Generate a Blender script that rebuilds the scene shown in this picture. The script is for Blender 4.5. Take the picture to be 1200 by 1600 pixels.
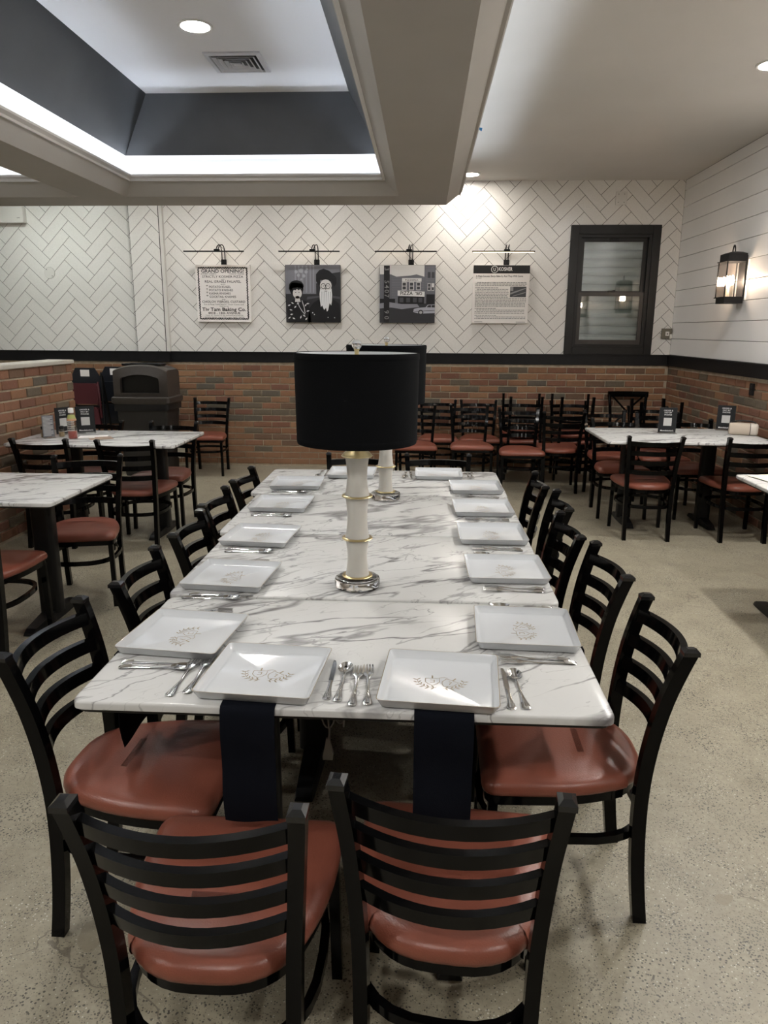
import bpy, math, random
from math import sin, cos, pi, radians as RD, sqrt, atan2
from mathutils import Vector, Matrix

random.seed(7)
for _o in list(bpy.data.objects):
    bpy.data.objects.remove(_o)
S = bpy.context.scene
COL = S.collection

# ------------------------------------------------------------------ camera
CAM_H, F_PX = 1.53, 1150.0
PITCH, YAW, ROLL = 0.241516, 0.052021, 0.005893
fw = Vector((-sin(YAW) * cos(PITCH), cos(YAW) * cos(PITCH), -sin(PITCH)))
r0 = Vector((cos(YAW), sin(YAW), 0))
u0 = r0.cross(fw)
rt = cos(ROLL) * r0 + sin(ROLL) * u0
up = -sin(ROLL) * r0 + cos(ROLL) * u0
cam_d = bpy.data.cameras.new('camera')
cam = bpy.data.objects.new('camera', cam_d)
COL.objects.link(cam)
m = Matrix((rt, up, -fw)).transposed().to_4x4()
m.translation = (0, 0, CAM_H)
cam.matrix_world = m
cam_d.sensor_fit = 'HORIZONTAL'
cam_d.sensor_width = 36
cam_d.lens = F_PX / 1200 * 36
cam_d.clip_start = 0.05
S.camera = cam

# ------------------------------------------------------------------ world, exposure, light strengths
w = bpy.data.worlds.new('world')
S.world = w
w.use_nodes = True
w.node_tree.nodes['Background'].inputs[0].default_value = (0.02, 0.025, 0.03, 1)
w.node_tree.nodes['Background'].inputs[1].default_value = 0.2
S.view_settings.view_transform = 'Standard'
S.view_settings.look = 'None'
S.view_settings.exposure = 0.72
S.view_settings.gamma = 1
S.view_settings.use_curve_mapping = False
S.cycles.use_denoising = True
S.cycles.sample_clamp_indirect = 6
S.cycles.max_bounces = 8
S.cycles.diffuse_bounces = 5
S.cycles.caustics_reflective = False
S.cycles.caustics_refractive = False
E_CAN = 268.0        # recessed ceiling lights
E_TRAY = 170.0       # recessed lights in the tray ceilings
E_COVE = 50.0        # cool LED strips in the coves
E_PIC = 4.0         # picture light bars
E_BULB = 95.0       # candle bulbs of the wall lantern

# ------------------------------------------------------------------ mesh builder
class MB:
    def __init__(self):
        self.v = []; self.f = []
    def add(self, vs, fs):
        n = len(self.v)
        self.v += [tuple(p) for p in vs]
        self.f += [tuple(i + n for i in q) for q in fs]
        return self
    def box(self, x0, x1, y0, y1, z0, z1):
        return self.add([(x0,y0,z0),(x1,y0,z0),(x1,y1,z0),(x0,y1,z0),(x0,y0,z1),(x1,y0,z1),(x1,y1,z1),(x0,y1,z1)],
                        [(0,3,2,1),(4,5,6,7),(0,1,5,4),(1,2,6,5),(2,3,7,6),(3,0,4,7)])
    def cbox(self, c, s, b=0.0):
        x, y, z = c; a, d, e = s[0]/2, s[1]/2, s[2]/2
        if b <= 0:
            return self.box(x-a, x+a, y-d, y+d, z-e, z+e)
        rings = []
        for zz, k in ((-e, b), (-e+b, 0), (e-b, 0), (e, b)):
            A, D = a-k, d-k
            rings.append([(x+q[0], y+q[1], z+zz) for q in ((-A+b,-D),(A-b,-D),(A,-D+b),(A,D-b),(A-b,D),(-A+b,D),(-A,D-b),(-A,-D+b))])
        return self.loft(rings)
    def loft(self, rings, close=True, cap0=True, cap1=True):
        n = len(rings[0]); vs = [p for r in rings for p in r]; fs = []
        for i in range(len(rings)-1):
            for j in range(n if close else n-1):
                k = (j+1) % n
                fs.append((i*n+j, i*n+k, (i+1)*n+k, (i+1)*n+j))
        if close and cap0: fs.append(tuple(range(n-1, -1, -1)))
        if close and cap1: fs.append(tuple((len(rings)-1)*n + j for j in range(n)))
        return self.add(vs, fs)
    def lathe(self, prof, c=(0,0,0), n=24, caps=True):
        rings = [[(c[0]+r*cos(2*pi*j/n), c[1]+r*sin(2*pi*j/n), c[2]+z) for j in range(n)] for r, z in prof]
        return self.loft(rings, True, caps, caps)
    def tube(self, pts, r, n=8, closed=False, caps=True):
        pts = [Vector(p) for p in pts]; N = len(pts); rings = []
        prev = None
        for i in range(N):
            a = pts[(i-1) % N] if (closed or i > 0) else pts[i]
            b = pts[(i+1) % N] if (closed or i < N-1) else pts[i]
            t = (b-a).normalized()
            if prev is None:
                h = Vector((0,0,1)) if abs(t.z) < .9 else Vector((1,0,0))
                u = t.cross(h).normalized()
            else:
                u = (prev - t*prev.dot(t)).normalized()
            prev = u; q = t.cross(u)
            rr = r[i] if isinstance(r, (list, tuple)) else r
            rings.append([tuple(pts[i] + rr*(cos(2*pi*j/n)*u + sin(2*pi*j/n)*q)) for j in range(n)])
        if closed:
            rings.append(rings[0])
            return self.loft(rings, True, False, False)
        return self.loft(rings, True, caps, caps)
    def prism(self, poly, z0, z1, mp=None):
        mp = mp or (lambda u, v, d: (u, v, d))
        n = len(poly)
        vs = [mp(u, v, z0) for u, v in poly] + [mp(u, v, z1) for u, v in poly]
        fs = [tuple(range(n-1, -1, -1)), tuple(range(n, 2*n))] + [(i, (i+1) % n, n+(i+1) % n, n+i) for i in range(n)]
        return self.add(vs, fs)
    def quad(self, a, b, c, d):
        return self.add([a, b, c, d], [(0, 1, 2, 3)])
    def xf(self, M):
        self.v = [tuple(M @ Vector(p)) for p in self.v]; return self
    def mesh(self, name, mat=None, smooth=False, fixn=True):
        me = bpy.data.meshes.new(name)
        me.from_pydata(self.v, [], self.f)
        if fixn and len(self.f) < 60000:
            import bmesh
            bm = bmesh.new(); bm.from_mesh(me)
            bmesh.ops.recalc_face_normals(bm, faces=bm.faces)
            bm.to_mesh(me); bm.free()
        if mat: me.materials.append(mat)
        if smooth:
            for p in me.polygons: p.use_smooth = True
            try: me.set_sharp_from_angle(angle=RD(smooth if smooth > 1 else 40))
            except Exception: pass
        return me

def link(name, me, parent=None, loc=None, rot=None, scale=None):
    o = bpy.data.objects.new(name, me)
    COL.objects.link(o)
    if parent: o.parent = parent
    if loc: o.location = loc
    if rot: o.rotation_euler = rot
    if scale: o.scale = scale
    return o

def obj(name, mb, mat, parent=None, smooth=False, loc=None, rot=None, fixn=True):
    return link(name, mb.mesh(name, mat, smooth, fixn), parent, loc, rot)

def tag(o, label=None, cat=None, group=None, kind=None):
    if label: o['label'] = label
    if cat: o['category'] = cat
    if group: o['group'] = group
    if kind: o['kind'] = kind
    return o

def thing(name, label, cat, loc=(0,0,0), rz=0, group=None, rot=None):
    o = bpy.data.objects.new(name, None)
    o.empty_display_size = .1
    COL.objects.link(o)
    o.location = loc; o.rotation_euler = rot or (0, 0, rz)
    return tag(o, label, cat, group)

def dup(root, loc, rot, label, group=None):
    def rec(o, par):
        c = o.copy(); COL.objects.link(c); c.parent = par
        for ch in kids.get(o.name, []): rec(ch, c)
        return c
    kids = {}
    def scan(o):
        kids[o.name] = list(o.children)
        for ch in o.children: scan(ch)
    scan(root)
    r = rec(root, None)
    r.location = loc; r.rotation_euler = rot
    r['label'] = label
    if group: r['group'] = group
    return r

def struct(name, mb, mat, parent=None, **k):
    o = obj(name, mb, mat, parent, **k)
    o['kind'] = 'structure'
    return o

def arc_round(pts, r, n=5):
    """round the corners of a 2-D polygon"""
    out = []; N = len(pts)
    for i in range(N):
        p = Vector(pts[i]); a = Vector(pts[i-1]); b = Vector(pts[(i+1) % N])
        rr = r[i] if isinstance(r, (list, tuple)) else r
        d1 = (a-p).normalized(); d2 = (b-p).normalized()
        s, e = p + d1*rr, p + d2*rr
        for k in range(n+1):
            t = k/n
            q = (1-t)**2*s + 2*t*(1-t)*p + t*t*e
            out.append((q.x, q.y))
    return out

def spline(pts, n=4):
    P = [Vector(p) for p in pts]; out = []
    for i in range(len(P)-1):
        p0 = P[max(i-1, 0)]; p1 = P[i]; p2 = P[i+1]; p3 = P[min(i+2, len(P)-1)]
        for k in range(n):
            t = k/n
            out.append(.5*((2*p1) + (p2-p0)*t + (2*p0-5*p1+4*p2-p3)*t*t + (3*p1-p0-3*p2+p3)*t**3))
    out.append(P[-1])
    return out

# ------------------------------------------------------------------ materials
def new_mat(name):
    mt = bpy.data.materials.new(name); mt.use_nodes = True
    return mt, mt.node_tree.nodes, mt.node_tree.links, mt.node_tree.nodes['Principled BSDF']

def mat(name, col, rough=.5, metal=0, spec=None, trans=0, ior=1.45, emit=None, estr=0, noise=None, bump=None, sss=0, coat=0):
    mt, N, L, b = new_mat(name)
    b.inputs['Base Color'].default_value = (*col, 1)
    b.inputs['Roughness'].default_value = rough
    b.inputs['Metallic'].default_value = metal
    b.inputs['IOR'].default_value = ior
    b.inputs['Transmission Weight'].default_value = trans
    b.inputs['Coat Weight'].default_value = coat
    if spec is not None: b.inputs['Specular IOR Level'].default_value = spec
    if sss:
        b.inputs['Subsurface Weight'].default_value = sss
        b.inputs['Subsurface Radius'].default_value = (.03, .025, .02)
    if emit:
        b.inputs['Emission Color'].default_value = (*emit, 1)
        b.inputs['Emission Strength'].default_value = estr
    if noise or bump:
        tc = N.new('ShaderNodeTexCoord')
    if noise:
        sc, amt = noise
        nz = N.new('ShaderNodeTexNoise'); nz.inputs['Scale'].default_value = sc; nz.inputs['Detail'].default_value = 5
        L.new(tc.outputs['Object'], nz.inputs['Vector'])
        rp = N.new('ShaderNodeValToRGB')
        rp.color_ramp.elements[0].position = .3; rp.color_ramp.elements[1].position = .7
        rp.color_ramp.elements[0].color = (*[max(c*(1-amt), 0) for c in col], 1)
        rp.color_ramp.elements[1].color = (*[min(c*(1+amt), 1) for c in col], 1)
        L.new(nz.outputs['Fac'], rp.inputs[0]); L.new(rp.outputs[0], b.inputs['Base Color'])
    if bump:
        sc, st = bump
        nb = N.new('ShaderNodeTexNoise'); nb.inputs['Scale'].default_value = sc; nb.inputs['Detail'].default_value = 3
        L.new(tc.outputs['Object'], nb.inputs['Vector'])
        bp = N.new('ShaderNodeBump'); bp.inputs['Strength'].default_value = st; bp.inputs['Distance'].default_value = .002
        L.new(nb.outputs['Fac'], bp.inputs['Height']); L.new(bp.outputs[0], b.inputs['Normal'])
    return mt

def thin_glass(name, col=(1, 1, 1), refl=.08, rough=.02):
    mt, N, L, b = new_mat(name)
    N.remove(b)
    tr = N.new('ShaderNodeBsdfTransparent'); tr.inputs[0].default_value = (*col, 1)
    gl = N.new('ShaderNodeBsdfGlossy'); gl.inputs['Roughness'].default_value = rough
    lw = N.new('ShaderNodeLayerWeight'); lw.inputs[0].default_value = .35
    mx = N.new('ShaderNodeMixShader')
    L.new(nmath(N, L, 'MULTIPLY_ADD', lw.outputs['Facing'], .35, refl), mx.inputs[0])
    L.new(tr.outputs[0], mx.inputs[1]); L.new(gl.outputs[0], mx.inputs[2])
    L.new(mx.outputs[0], N['Material Output'].inputs[0])
    return mt

def nmath(N, L, op, a, b=None, c=None, clamp=False):
    n = N.new('ShaderNodeMath'); n.operation = op; n.use_clamp = clamp
    for i, x in enumerate((a, b, c)):
        if x is None: continue
        if isinstance(x, (int, float)): n.inputs[i].default_value = x
        else: L.new(x, n.inputs[i])
    return n.outputs[0]

def noise_node(N, L, vec, scale, detail=4, rough=.5, dist=0):
    n = N.new('ShaderNodeTexNoise')
    n.inputs['Scale'].default_value = scale; n.inputs['Detail'].default_value = detail
    n.inputs['Roughness'].default_value = rough; n.inputs['Distortion'].default_value = dist
    if vec is not None: L.new(vec, n.inputs['Vector'])
    return n.outputs['Fac']

def mapping(N, L, vec, loc=(0,0,0), rot=(0,0,0), scale=(1,1,1)):
    mp = N.new('ShaderNodeMapping')
    mp.inputs['Location'].default_value = loc; mp.inputs['Rotation'].default_value = rot; mp.inputs['Scale'].default_value = scale
    L.new(vec, mp.inputs['Vector'])
    return mp.outputs[0]

def mixc(N, L, fac, a, b):
    n = N.new('ShaderNodeMix'); n.data_type = 'RGBA'
    L.new(fac, n.inputs[0]) if not isinstance(fac, float) else setattr(n.inputs[0], 'default_value', fac)
    for k, x in ((6, a), (7, b)):
        if isinstance(x, tuple): n.inputs[k].default_value = (*x, 1)
        else: L.new(x, n.inputs[k])
    return n.outputs[2]

def marble_mat():
    mt, N, L, b = new_mat('marble_laminate')
    tc = N.new('ShaderNodeTexCoord'); oi = N.new('ShaderNodeObjectInfo')
    off = N.new('ShaderNodeVectorMath'); off.operation = 'ADD'
    cmb = N.new('ShaderNodeCombineXYZ')
    L.new(nmath(N, L, 'MULTIPLY', oi.outputs['Random'], 37.0), cmb.inputs[0])
    L.new(nmath(N, L, 'MULTIPLY', oi.outputs['Random'], 53.0), cmb.inputs[1])
    L.new(tc.outputs['Object'], off.inputs[0]); L.new(cmb.outputs[0], off.inputs[1])
    V = off.outputs[0]
    total = None
    for (rot, sc, base, wd, ms, lo, hi, st) in ((-.42, (.75, 3.0, 1), 1.25, .034, 1.2, .46, .66, 1.0), (-.62, (.8, 3.2, 1), 1.7, .020, 1.6, .45, .62, .95), (-.30, (.7, 3.4, 1), 1.6, .014, 2.2, .46, .6, .9), (-.85, (.8, 2.8, 1), 1.4, .009, 1.8, .46, .6, .8),
                                                (-.55, (1.0, 3.2, 1), 2.6, .009, 2.0, .42, .56, .7), (.5, (2.2, 2.2, 1), 1.6, .005, 1.7, .5, .6, .4)):
        v = mapping(N, L, mapping(N, L, V, (ms*3, ms, 0), (0, 0, rot)), (0, 0, 0), (0, 0, 0), sc)
        n = noise_node(N, L, v, base, 5, .5, .25)
        d = nmath(N, L, 'ABSOLUTE', nmath(N, L, 'SUBTRACT', n, .5))
        mk = noise_node(N, L, v, base*ms*.55, 2)
        mr = N.new('ShaderNodeMapRange'); mr.inputs[1].default_value = lo; mr.inputs[2].default_value = hi
        L.new(mk, mr.inputs[0])
        wdn = nmath(N, L, 'MULTIPLY_ADD', mr.outputs[0], wd, .0012)
        t = nmath(N, L, 'SUBTRACT', 1.0, nmath(N, L, 'DIVIDE', d, wdn), clamp=True)
        t = nmath(N, L, 'MULTIPLY', nmath(N, L, 'POWER', t, .75), nmath(N, L, 'MULTIPLY_ADD', mr.outputs[0], st*.8, st*.2))
        total = t if total is None else nmath(N, L, 'MAXIMUM', total, t)
    cl = noise_node(N, L, V, 2.2, 4)
    base = mixc(N, L, cl, (.545, .545, .535), (.66, .66, .65))
    L.new(mixc(N, L, total, base, (.12, .112, .116)), b.inputs['Base Color'])
    b.inputs['Roughness'].default_value = .24
    return mt

def floor_mat():
    mt, N, L, b = new_mat('polished_concrete')
    tc = N.new('ShaderNodeTexCoord'); V = tc.outputs['Object']
    n1 = noise_node(N, L, V, .9, 6, .6)
    n2 = noise_node(N, L, V, 7, 6, .65, .4)
    n3 = noise_node(N, L, V, 60, 4, .7)
    c = mixc(N, L, n1, (.205, .178, .12), (.40, .36, .265))
    f2 = N.new('ShaderNodeMapRange'); f2.inputs[1].default_value = .35; f2.inputs[2].default_value = .7; L.new(n2, f2.inputs[0])
    c = mixc(N, L, nmath(N, L, 'MULTIPLY', f2.outputs[0], .55), c, (.47, .43, .325))
    f3 = N.new('ShaderNodeMapRange'); f3.inputs[1].default_value = .4; f3.inputs[2].default_value = .62; L.new(n3, f3.inputs[0])
    c = mixc(N, L, nmath(N, L, 'MULTIPLY', f3.outputs[0], .4), c, (.21, .185, .145))
    # dark and pale aggregate specks
    for sc, th, col, am in ((95, .16, (.035, .032, .026), .85), (48, .10, (.05, .045, .036), .8), (80, .11, (.66, .63, .55), .7), (150, .2, (.06, .055, .045), .6)):
        vo = N.new('ShaderNodeTexVoronoi'); vo.inputs['Scale'].default_value = sc
        L.new(mapping(N, L, V, (sc*.37, sc*.11, 0)), vo.inputs['Vector'])
        dn = noise_node(N, L, V, sc*.05, 2)
        k = nmath(N, L, 'MULTIPLY', nmath(N, L, 'LESS_THAN', vo.outputs['Distance'], nmath(N, L, 'MULTIPLY_ADD', dn, th*3.6, -th*.55)), am)
        c = mixc(N, L, k, c, col)
    # filled patches
    wv = N.new('ShaderNodeVectorMath'); wv.operation = 'ADD'
    nn = N.new('ShaderNodeTexNoise'); nn.inputs['Scale'].default_value = 9; L.new(V, nn.inputs['Vector'])
    sc_ = N.new('ShaderNodeVectorMath'); sc_.operation = 'SCALE'; sc_.inputs[3].default_value = .12
    L.new(nn.outputs['Color'], sc_.inputs[0]); L.new(V, wv.inputs[0]); L.new(sc_.outputs[0], wv.inputs[1])
    vo = N.new('ShaderNodeTexVoronoi'); vo.inputs['Scale'].default_value = 3.6; L.new(mapping(N, L, wv.outputs[0], scale=(1.3, .8, 1)), vo.inputs['Vector'])
    pm = noise_node(N, L, V, 1.7, 1)
    pt = nmath(N, L, 'MULTIPLY', nmath(N, L, 'LESS_THAN', vo.outputs['Distance'], .14), nmath(N, L, 'GREATER_THAN', pm, .5))
    c = mixc(N, L, nmath(N, L, 'MULTIPLY', pt, .7), c, (.25, .215, .15))
    # hairline cracks
    cn = noise_node(N, L, mapping(N, L, V, (5, 2, 0)), .8, 6, .55, .3)
    cr = nmath(N, L, 'LESS_THAN', nmath(N, L, 'ABSOLUTE', nmath(N, L, 'SUBTRACT', cn, .5)), nmath(N, L, 'MULTIPLY_ADD', pm, .006, -.0026))
    c = mixc(N, L, nmath(N, L, 'MULTIPLY', cr, .7), c, (.13, .11, .085))
    L.new(c, b.inputs['Base Color'])
    rg = N.new('ShaderNodeMapRange'); rg.inputs[3].default_value = .32; rg.inputs[4].default_value = .55; L.new(n2, rg.inputs[0])
    L.new(rg.outputs[0], b.inputs['Roughness'])
    bp = N.new('ShaderNodeBump'); bp.inputs['Strength'].default_value = .15; bp.inputs['Distance'].default_value = .002
    L.new(n3, bp.inputs['Height']); L.new(bp.outputs[0], b.inputs['Normal'])
    return mt

def brick_mat():
    mt, N, L, b = new_mat('old_brick')
    oi = N.new('ShaderNodeObjectInfo'); tc = N.new('ShaderNodeTexCoord'); ge = N.new('ShaderNodeNewGeometry')
    rp = N.new('ShaderNodeValToRGB'); cr = rp.color_ramp; cr.interpolation = 'CONSTANT'
    cols = [(.29, .142, .072), (.235, .10, .058), (.35, .185, .092), (.14, .117, .08), (.26, .118, .065), (.30, .152, .077), (.17, .10, .06), (.11, .102, .078), (.28, .13, .072), (.20, .085, .053)]
    cr.elements[0].color = (*cols[0], 1); cr.elements[1].position = 1/len(cols); cr.elements[1].color = (*cols[1], 1)
    for i in range(2, len(cols)):
        e = cr.elements.new(i/len(cols)); e.color = (*cols[i], 1)
    L.new(oi.outputs['Random'], rp.inputs[0])
    n = noise_node(N, L, ge.outputs['Position'], 22, 5, .65)
    c = mixc(N, L, nmath(N, L, 'MULTIPLY', n, .55), rp.outputs[0], (.10, .06, .04))
    n2 = noise_node(N, L, ge.outputs['Position'], 55, 3, .6)
    k = N.new('ShaderNodeMapRange'); k.inputs[1].default_value = .6; k.inputs[2].default_value = .75; L.new(n2, k.inputs[0])
    c = mixc(N, L, nmath(N, L, 'MULTIPLY', k.outputs[0], .35), c, (.40, .27, .17))
    L.new(c, b.inputs['Base Color']); b.inputs['Roughness'].default_value = .75
    bp = N.new('ShaderNodeBump'); bp.inputs['Strength'].default_value = .5; bp.inputs['Distance'].default_value = .004
    L.new(n2, bp.inputs['Height']); L.new(bp.outputs[0], b.inputs['Normal'])
    return mt

MARBLE = marble_mat(); CONCRETE = floor_mat(); BRICK = brick_mat()
MORTAR = mat('mortar', (.46, .39, .29), .9, noise=(20, .2), bump=(60, .4))
TILE = mat('white_wall_tile', (.80, .79, .765), .22, noise=(90, .035))
GROUT = mat('dark_grout', (.03, .028, .027), .9)
BOARD = mat('white_shiplap', (.91, .905, .90), .42, noise=(2, .02))
CEIL = mat('ceiling_paint', (.62, .60, .57), .7, noise=(1.3, .03))
SOFF = mat('shaded_soffit_paint', (.40, .38, .35), .65, noise=(2.1, .03))  # same paint as the ceiling, darkened to carry the soffit's shade
COVE = mat('cove_white_paint', (.82, .82, .83), .6)
TRAYG = mat('tray_grey_paint', (.055, .058, .062), .5, noise=(3, .12))
RAIL = mat('black_rail_paint', (.008, .008, .009), .45, spec=.3, noise=(12, .2))
BLACK = mat('black_powder_coat', (.0022, .0022, .0024), .11, spec=.16)
BLACKM = mat('matt_black', (.006, .006, .0065), .4, spec=.35)
CAPM = mat('black_plastic_cap', (.012, .012, .013), .12, spec=.6)
VINYL = mat('rust_vinyl', (.225, .070, .045), .30, noise=(9, .10), bump=(260, .25))
VINYLW = mat('worn_brown_vinyl', (.19, .062, .042), .34, noise=(9, .12), bump=(260, .25))
WOODB = mat('wood_edge', (.006, .006, .006), .5)
SILVER = mat('silver_plastic', (.80, .80, .80), .12, metal=1)
PLATE = mat('white_plate_plastic', (.60, .62, .645), .12, coat=.3)
GOLD = mat('gold_print', (.30, .24, .15), .4, metal=.3)
BRASS = mat('brushed_brass', (.62, .50, .27), .28, metal=1)
ALAB = mat('alabaster', (.60, .58, .53), .32, sss=.25, noise=(14, .04))
GLASS = mat('clear_glass', (1, 1, 1), .02, trans=1, ior=1.47)
SHADE = mat('black_shade_fabric', (.0045, .005, .006), .9, spec=.1, bump=(400, .2))
LINING = mat('white_shade_lining', (.72, .74, .76), .7)
NAVY = mat('dark_navy_cloth', (.005, .006, .010), .9, spec=.1, bump=(500, .3))
WHITE = mat('white_plastic', (.70, .69, .66), .4)
PAPER = mat('paper', (.88, .85, .83), .6)
INK = mat('black_ink', (.012, .012, .013), .6)
LENS = {}
def emit_mat(name, col, s):
    return mat(name, col, .5, emit=col, estr=s)
CANB = emit_mat('wall_downlight_lens', (1, .96, .91), E_CAN*.33)
CANV = emit_mat('corner_downlight_lens', (1, .93, .84), E_CAN*.36)
CANG = emit_mat('cool_downlight_lens', (.95, 1, .94), E_CAN*.52)
CANE = emit_mat('downlight_lens', (1, .975, .935), E_CAN)
TRAYE = emit_mat('tray_downlight_lens', (1, .97, .92), E_TRAY)
COVEE = emit_mat('cool_led_strip', (.80, .89, 1), E_COVE*.42)
COVET = emit_mat('cool_led_strip_in_tray', (.80, .88, 1), E_COVE*.50)
PICE = emit_mat('picture_light_led', (1, .80, .58), E_PIC)
BULBE = emit_mat('candle_bulb', (1, .80, .60), E_BULB)

# ================================================================== STRUCTURE
XR, YB, ZC = 2.673, 8.36, 3.06          # right wall, back wall, ceiling
XL, YF = -6.2, -3.2                      # far left wall, wall behind the camera
RB, RT = 1.178, 1.292                    # black chair rail
struct('floor', MB().box(XL-.1, XR+.1, YF-.1, YB+.1, -.12, 0), CONCRETE)

# --- flat ceiling with the two tray openings left free
TA = dict(b=(-2.50, -.235, 1.60, 6.46), lip=(-2.40, -.37, 1.73, 6.325), band=(-2.54, -.225, 1.58, 6.43), gb=(-2.42, -.375, 1.70, 6.29), top=(-2.185, -.61, 1.93, 6.19))
def shift(d, dx): return {k: (v[0]+dx, v[1]+dx, v[2], v[3]) for k, v in d.items()}
TB = shift(TA, -2.665)
SX0, SX1, SY0, SY1, SZ = -5.6, .168, 1.05, 6.90, 2.60

def rect_minus(mb, x0, x1, y0, y1, holes, z):
    xs = sorted({x0, x1} | {h[0] for h in holes} | {h[1] for h in holes})
    ys = sorted({y0, y1} | {h[2] for h in holes} | {h[3] for h in holes})
    for i in range(len(xs)-1):
        for j in range(len(ys)-1):
            cx, cy = (xs[i]+xs[i+1])/2, (ys[j]+ys[j+1])/2
            if any(h[0] < cx < h[1] and h[2] < cy < h[3] for h in holes): continue
            mb.quad((xs[i], ys[j], z), (xs[i+1], ys[j], z), (xs[i+1], ys[j+1], z), (xs[i], ys[j+1], z))
def ring(mb, a, za, b, zb):
    A = [(a[0],a[2],za),(a[1],a[2],za),(a[1],a[3],za),(a[0],a[3],za)]
    B = [(b[0],b[2],zb),(b[1],b[2],zb),(b[1],b[3],zb),(b[0],b[3],zb)]
    for i in range(4):
        j = (i+1) % 4
        mb.quad(A[i], A[j], B[j], B[i])
def grow(r, d): return (r[0]-d, r[1]+d, r[2]-d, r[3]+d)

cmb = MB()
inner = grow((SX0, SX1, SY0, SY1), -.05)
for (x0, x1, y0, y1) in ((XL, XR, YF, inner[2]), (XL, XR, inner[3], YB), (XL, inner[0], inner[2], inner[3]), (inner[1], XR, inner[2], inner[3])):
    cmb.box(x0, x1, y0, y1, ZC, ZC+.06)
ceiling = struct('ceiling', cmb, CEIL)

sf = MB()
rect_minus(sf, SX0, SX1, SY0, SY1, [TA['b'], TB['b']], SZ)
O = (SX0, SX1, SY0, SY1)
ring(sf, O, SZ, grow(O, .142), SZ+.128)                 # sloping outer face
ring(sf, grow(O, .142), SZ+.128, grow(O, .142), SZ+.143)
ring(sf, grow(O, .142), SZ+.143, grow(O, .128), SZ+.143)
ring(sf, grow(O, .128), SZ+.143, grow(O, .128), SZ+.10)
ring(sf, grow(O, .128), SZ+.10, grow(O, .03), SZ+.10)
ring(sf, grow(O, .03), SZ+.10, grow(O, .03), ZC+.01)
soffit = struct('ceiling_soffit', sf, SOFF, fixn=False)
for T in (TA, TB):
    a = MB()
    ring(a, T['b'], SZ, T['lip'], SZ+.134)              # sloping inner face and lip
    ring(a, T['lip'], SZ+.134, T['lip'], SZ+.150)
    ring(a, T['lip'], SZ+.150, grow(T['lip'], .014), SZ+.150)
    ring(a, grow(T['lip'], .014), SZ+.150, grow(T['lip'], .014), SZ+.10)
    obj('cove_lip', a, SOFF, soffit, fixn=False)
    a = MB()
    ring(a, grow(T['lip'], .014), SZ+.10, T['band'], SZ+.10)
    ring(a, T['band'], SZ+.10, T['band'], SZ+.28)
    obj('cove_band', a, COVE, soffit, fixn=False)
    a = MB(); ring(a, T['band'], SZ+.28, T['gb'], SZ+.28)
    obj('cove_ledge', a, CEIL, soffit, fixn=False)
    A, B = T['gb'], T['top']
    P = [(A[0],A[2],SZ+.28),(A[1],A[2],SZ+.28),(A[1],A[3],SZ+.28),(A[0],A[3],SZ+.28)]
    Q = [(B[0],B[2],3.30),(B[1],B[2],3.30),(B[1],B[3],3.30),(B[0],B[3],3.30)]
    for i in range(4):
        j = (i+1) % 4
        obj('tray_panel', MB().quad(P[i], P[j], Q[j], Q[i]), TRAYG, soffit, fixn=False)
    obj('tray_ceiling', MB().quad(*Q), COVE, soffit, fixn=False)

# --- LED strips lying in the coves
def strip_ring(r, z, label, lm=COVET):
    t = thing('led_strip', label, 'light strip', (0, 0, 0))
    x0, x1, y0, y1 = r
    for q in ((x0, x1, y0, y0+.012), (x0, x1, y1-.012, y1), (x0, x0+.012, y0+.012, y1-.012), (x1-.012, x1, y0+.012, y1-.012)):
        obj('strip_length', MB().box(q[0], q[1], q[2], q[3], z, z+.008), lm, t)
    return t
strip_ring(grow(TA['lip'], .075), SZ+.1005, 'cool white light strip hidden in the cove of the ceiling tray above the long table')
strip_ring(grow(TB['lip'], .075), SZ+.1005, 'cool white light strip in the cove of the left ceiling tray')
strip_ring(grow(O, .085), SZ+.1005, 'cool white light strip on the outer ledge of the dropped ceiling', COVEE)

# --- back wall
wb = struct('wall_back', MB().box(XL-.1, 1.60, YB+.004, YB+.12, 0, ZC+.06).box(2.39, XR+.1, YB+.004, YB+.12, 0, ZC+.06)
            .box(1.60, 2.39, YB+.004, YB+.12, 0, 1.36).box(1.60, 2.39, YB+.004, YB+.12, 2.55, ZC+.06).box(1.60, 2.39, YB+.2, YB+.24, 1.36, 2.55), GROUT)
PX0, PX1, PD = -3.215, -2.875, .055      # tiled pilaster on the back wall
obj('pilaster_core', MB().box(PX0+.001, PX1-.004, YB-PD+.004, YB+.004, RT, ZC), GROUT, wb)
obj('pilaster_edge', MB().box(PX1-.004, PX1+.03, YB-PD-.004, YB+.004, RT, ZC), WHITE, wb)

def clip(poly, x0, x1, y0, y1):
    for ax, val, sg in ((0, x0, 1), (0, x1, -1), (1, y0, 1), (1, y1, -1)):
        out = []
        for i in range(len(poly)):
            a, b = poly[i-1], poly[i]
            ia, ib = (a[ax]-val)*sg >= 0, (b[ax]-val)*sg >= 0
            if ia != ib:
                t = (val-a[ax])/(b[ax]-a[ax])
                out.append((a[0]+t*(b[0]-a[0]), a[1]+t*(b[1]-a[1])))
            if ib: out.append(b)
        poly = out
        if len(poly) < 3: return []
    return poly

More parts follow.
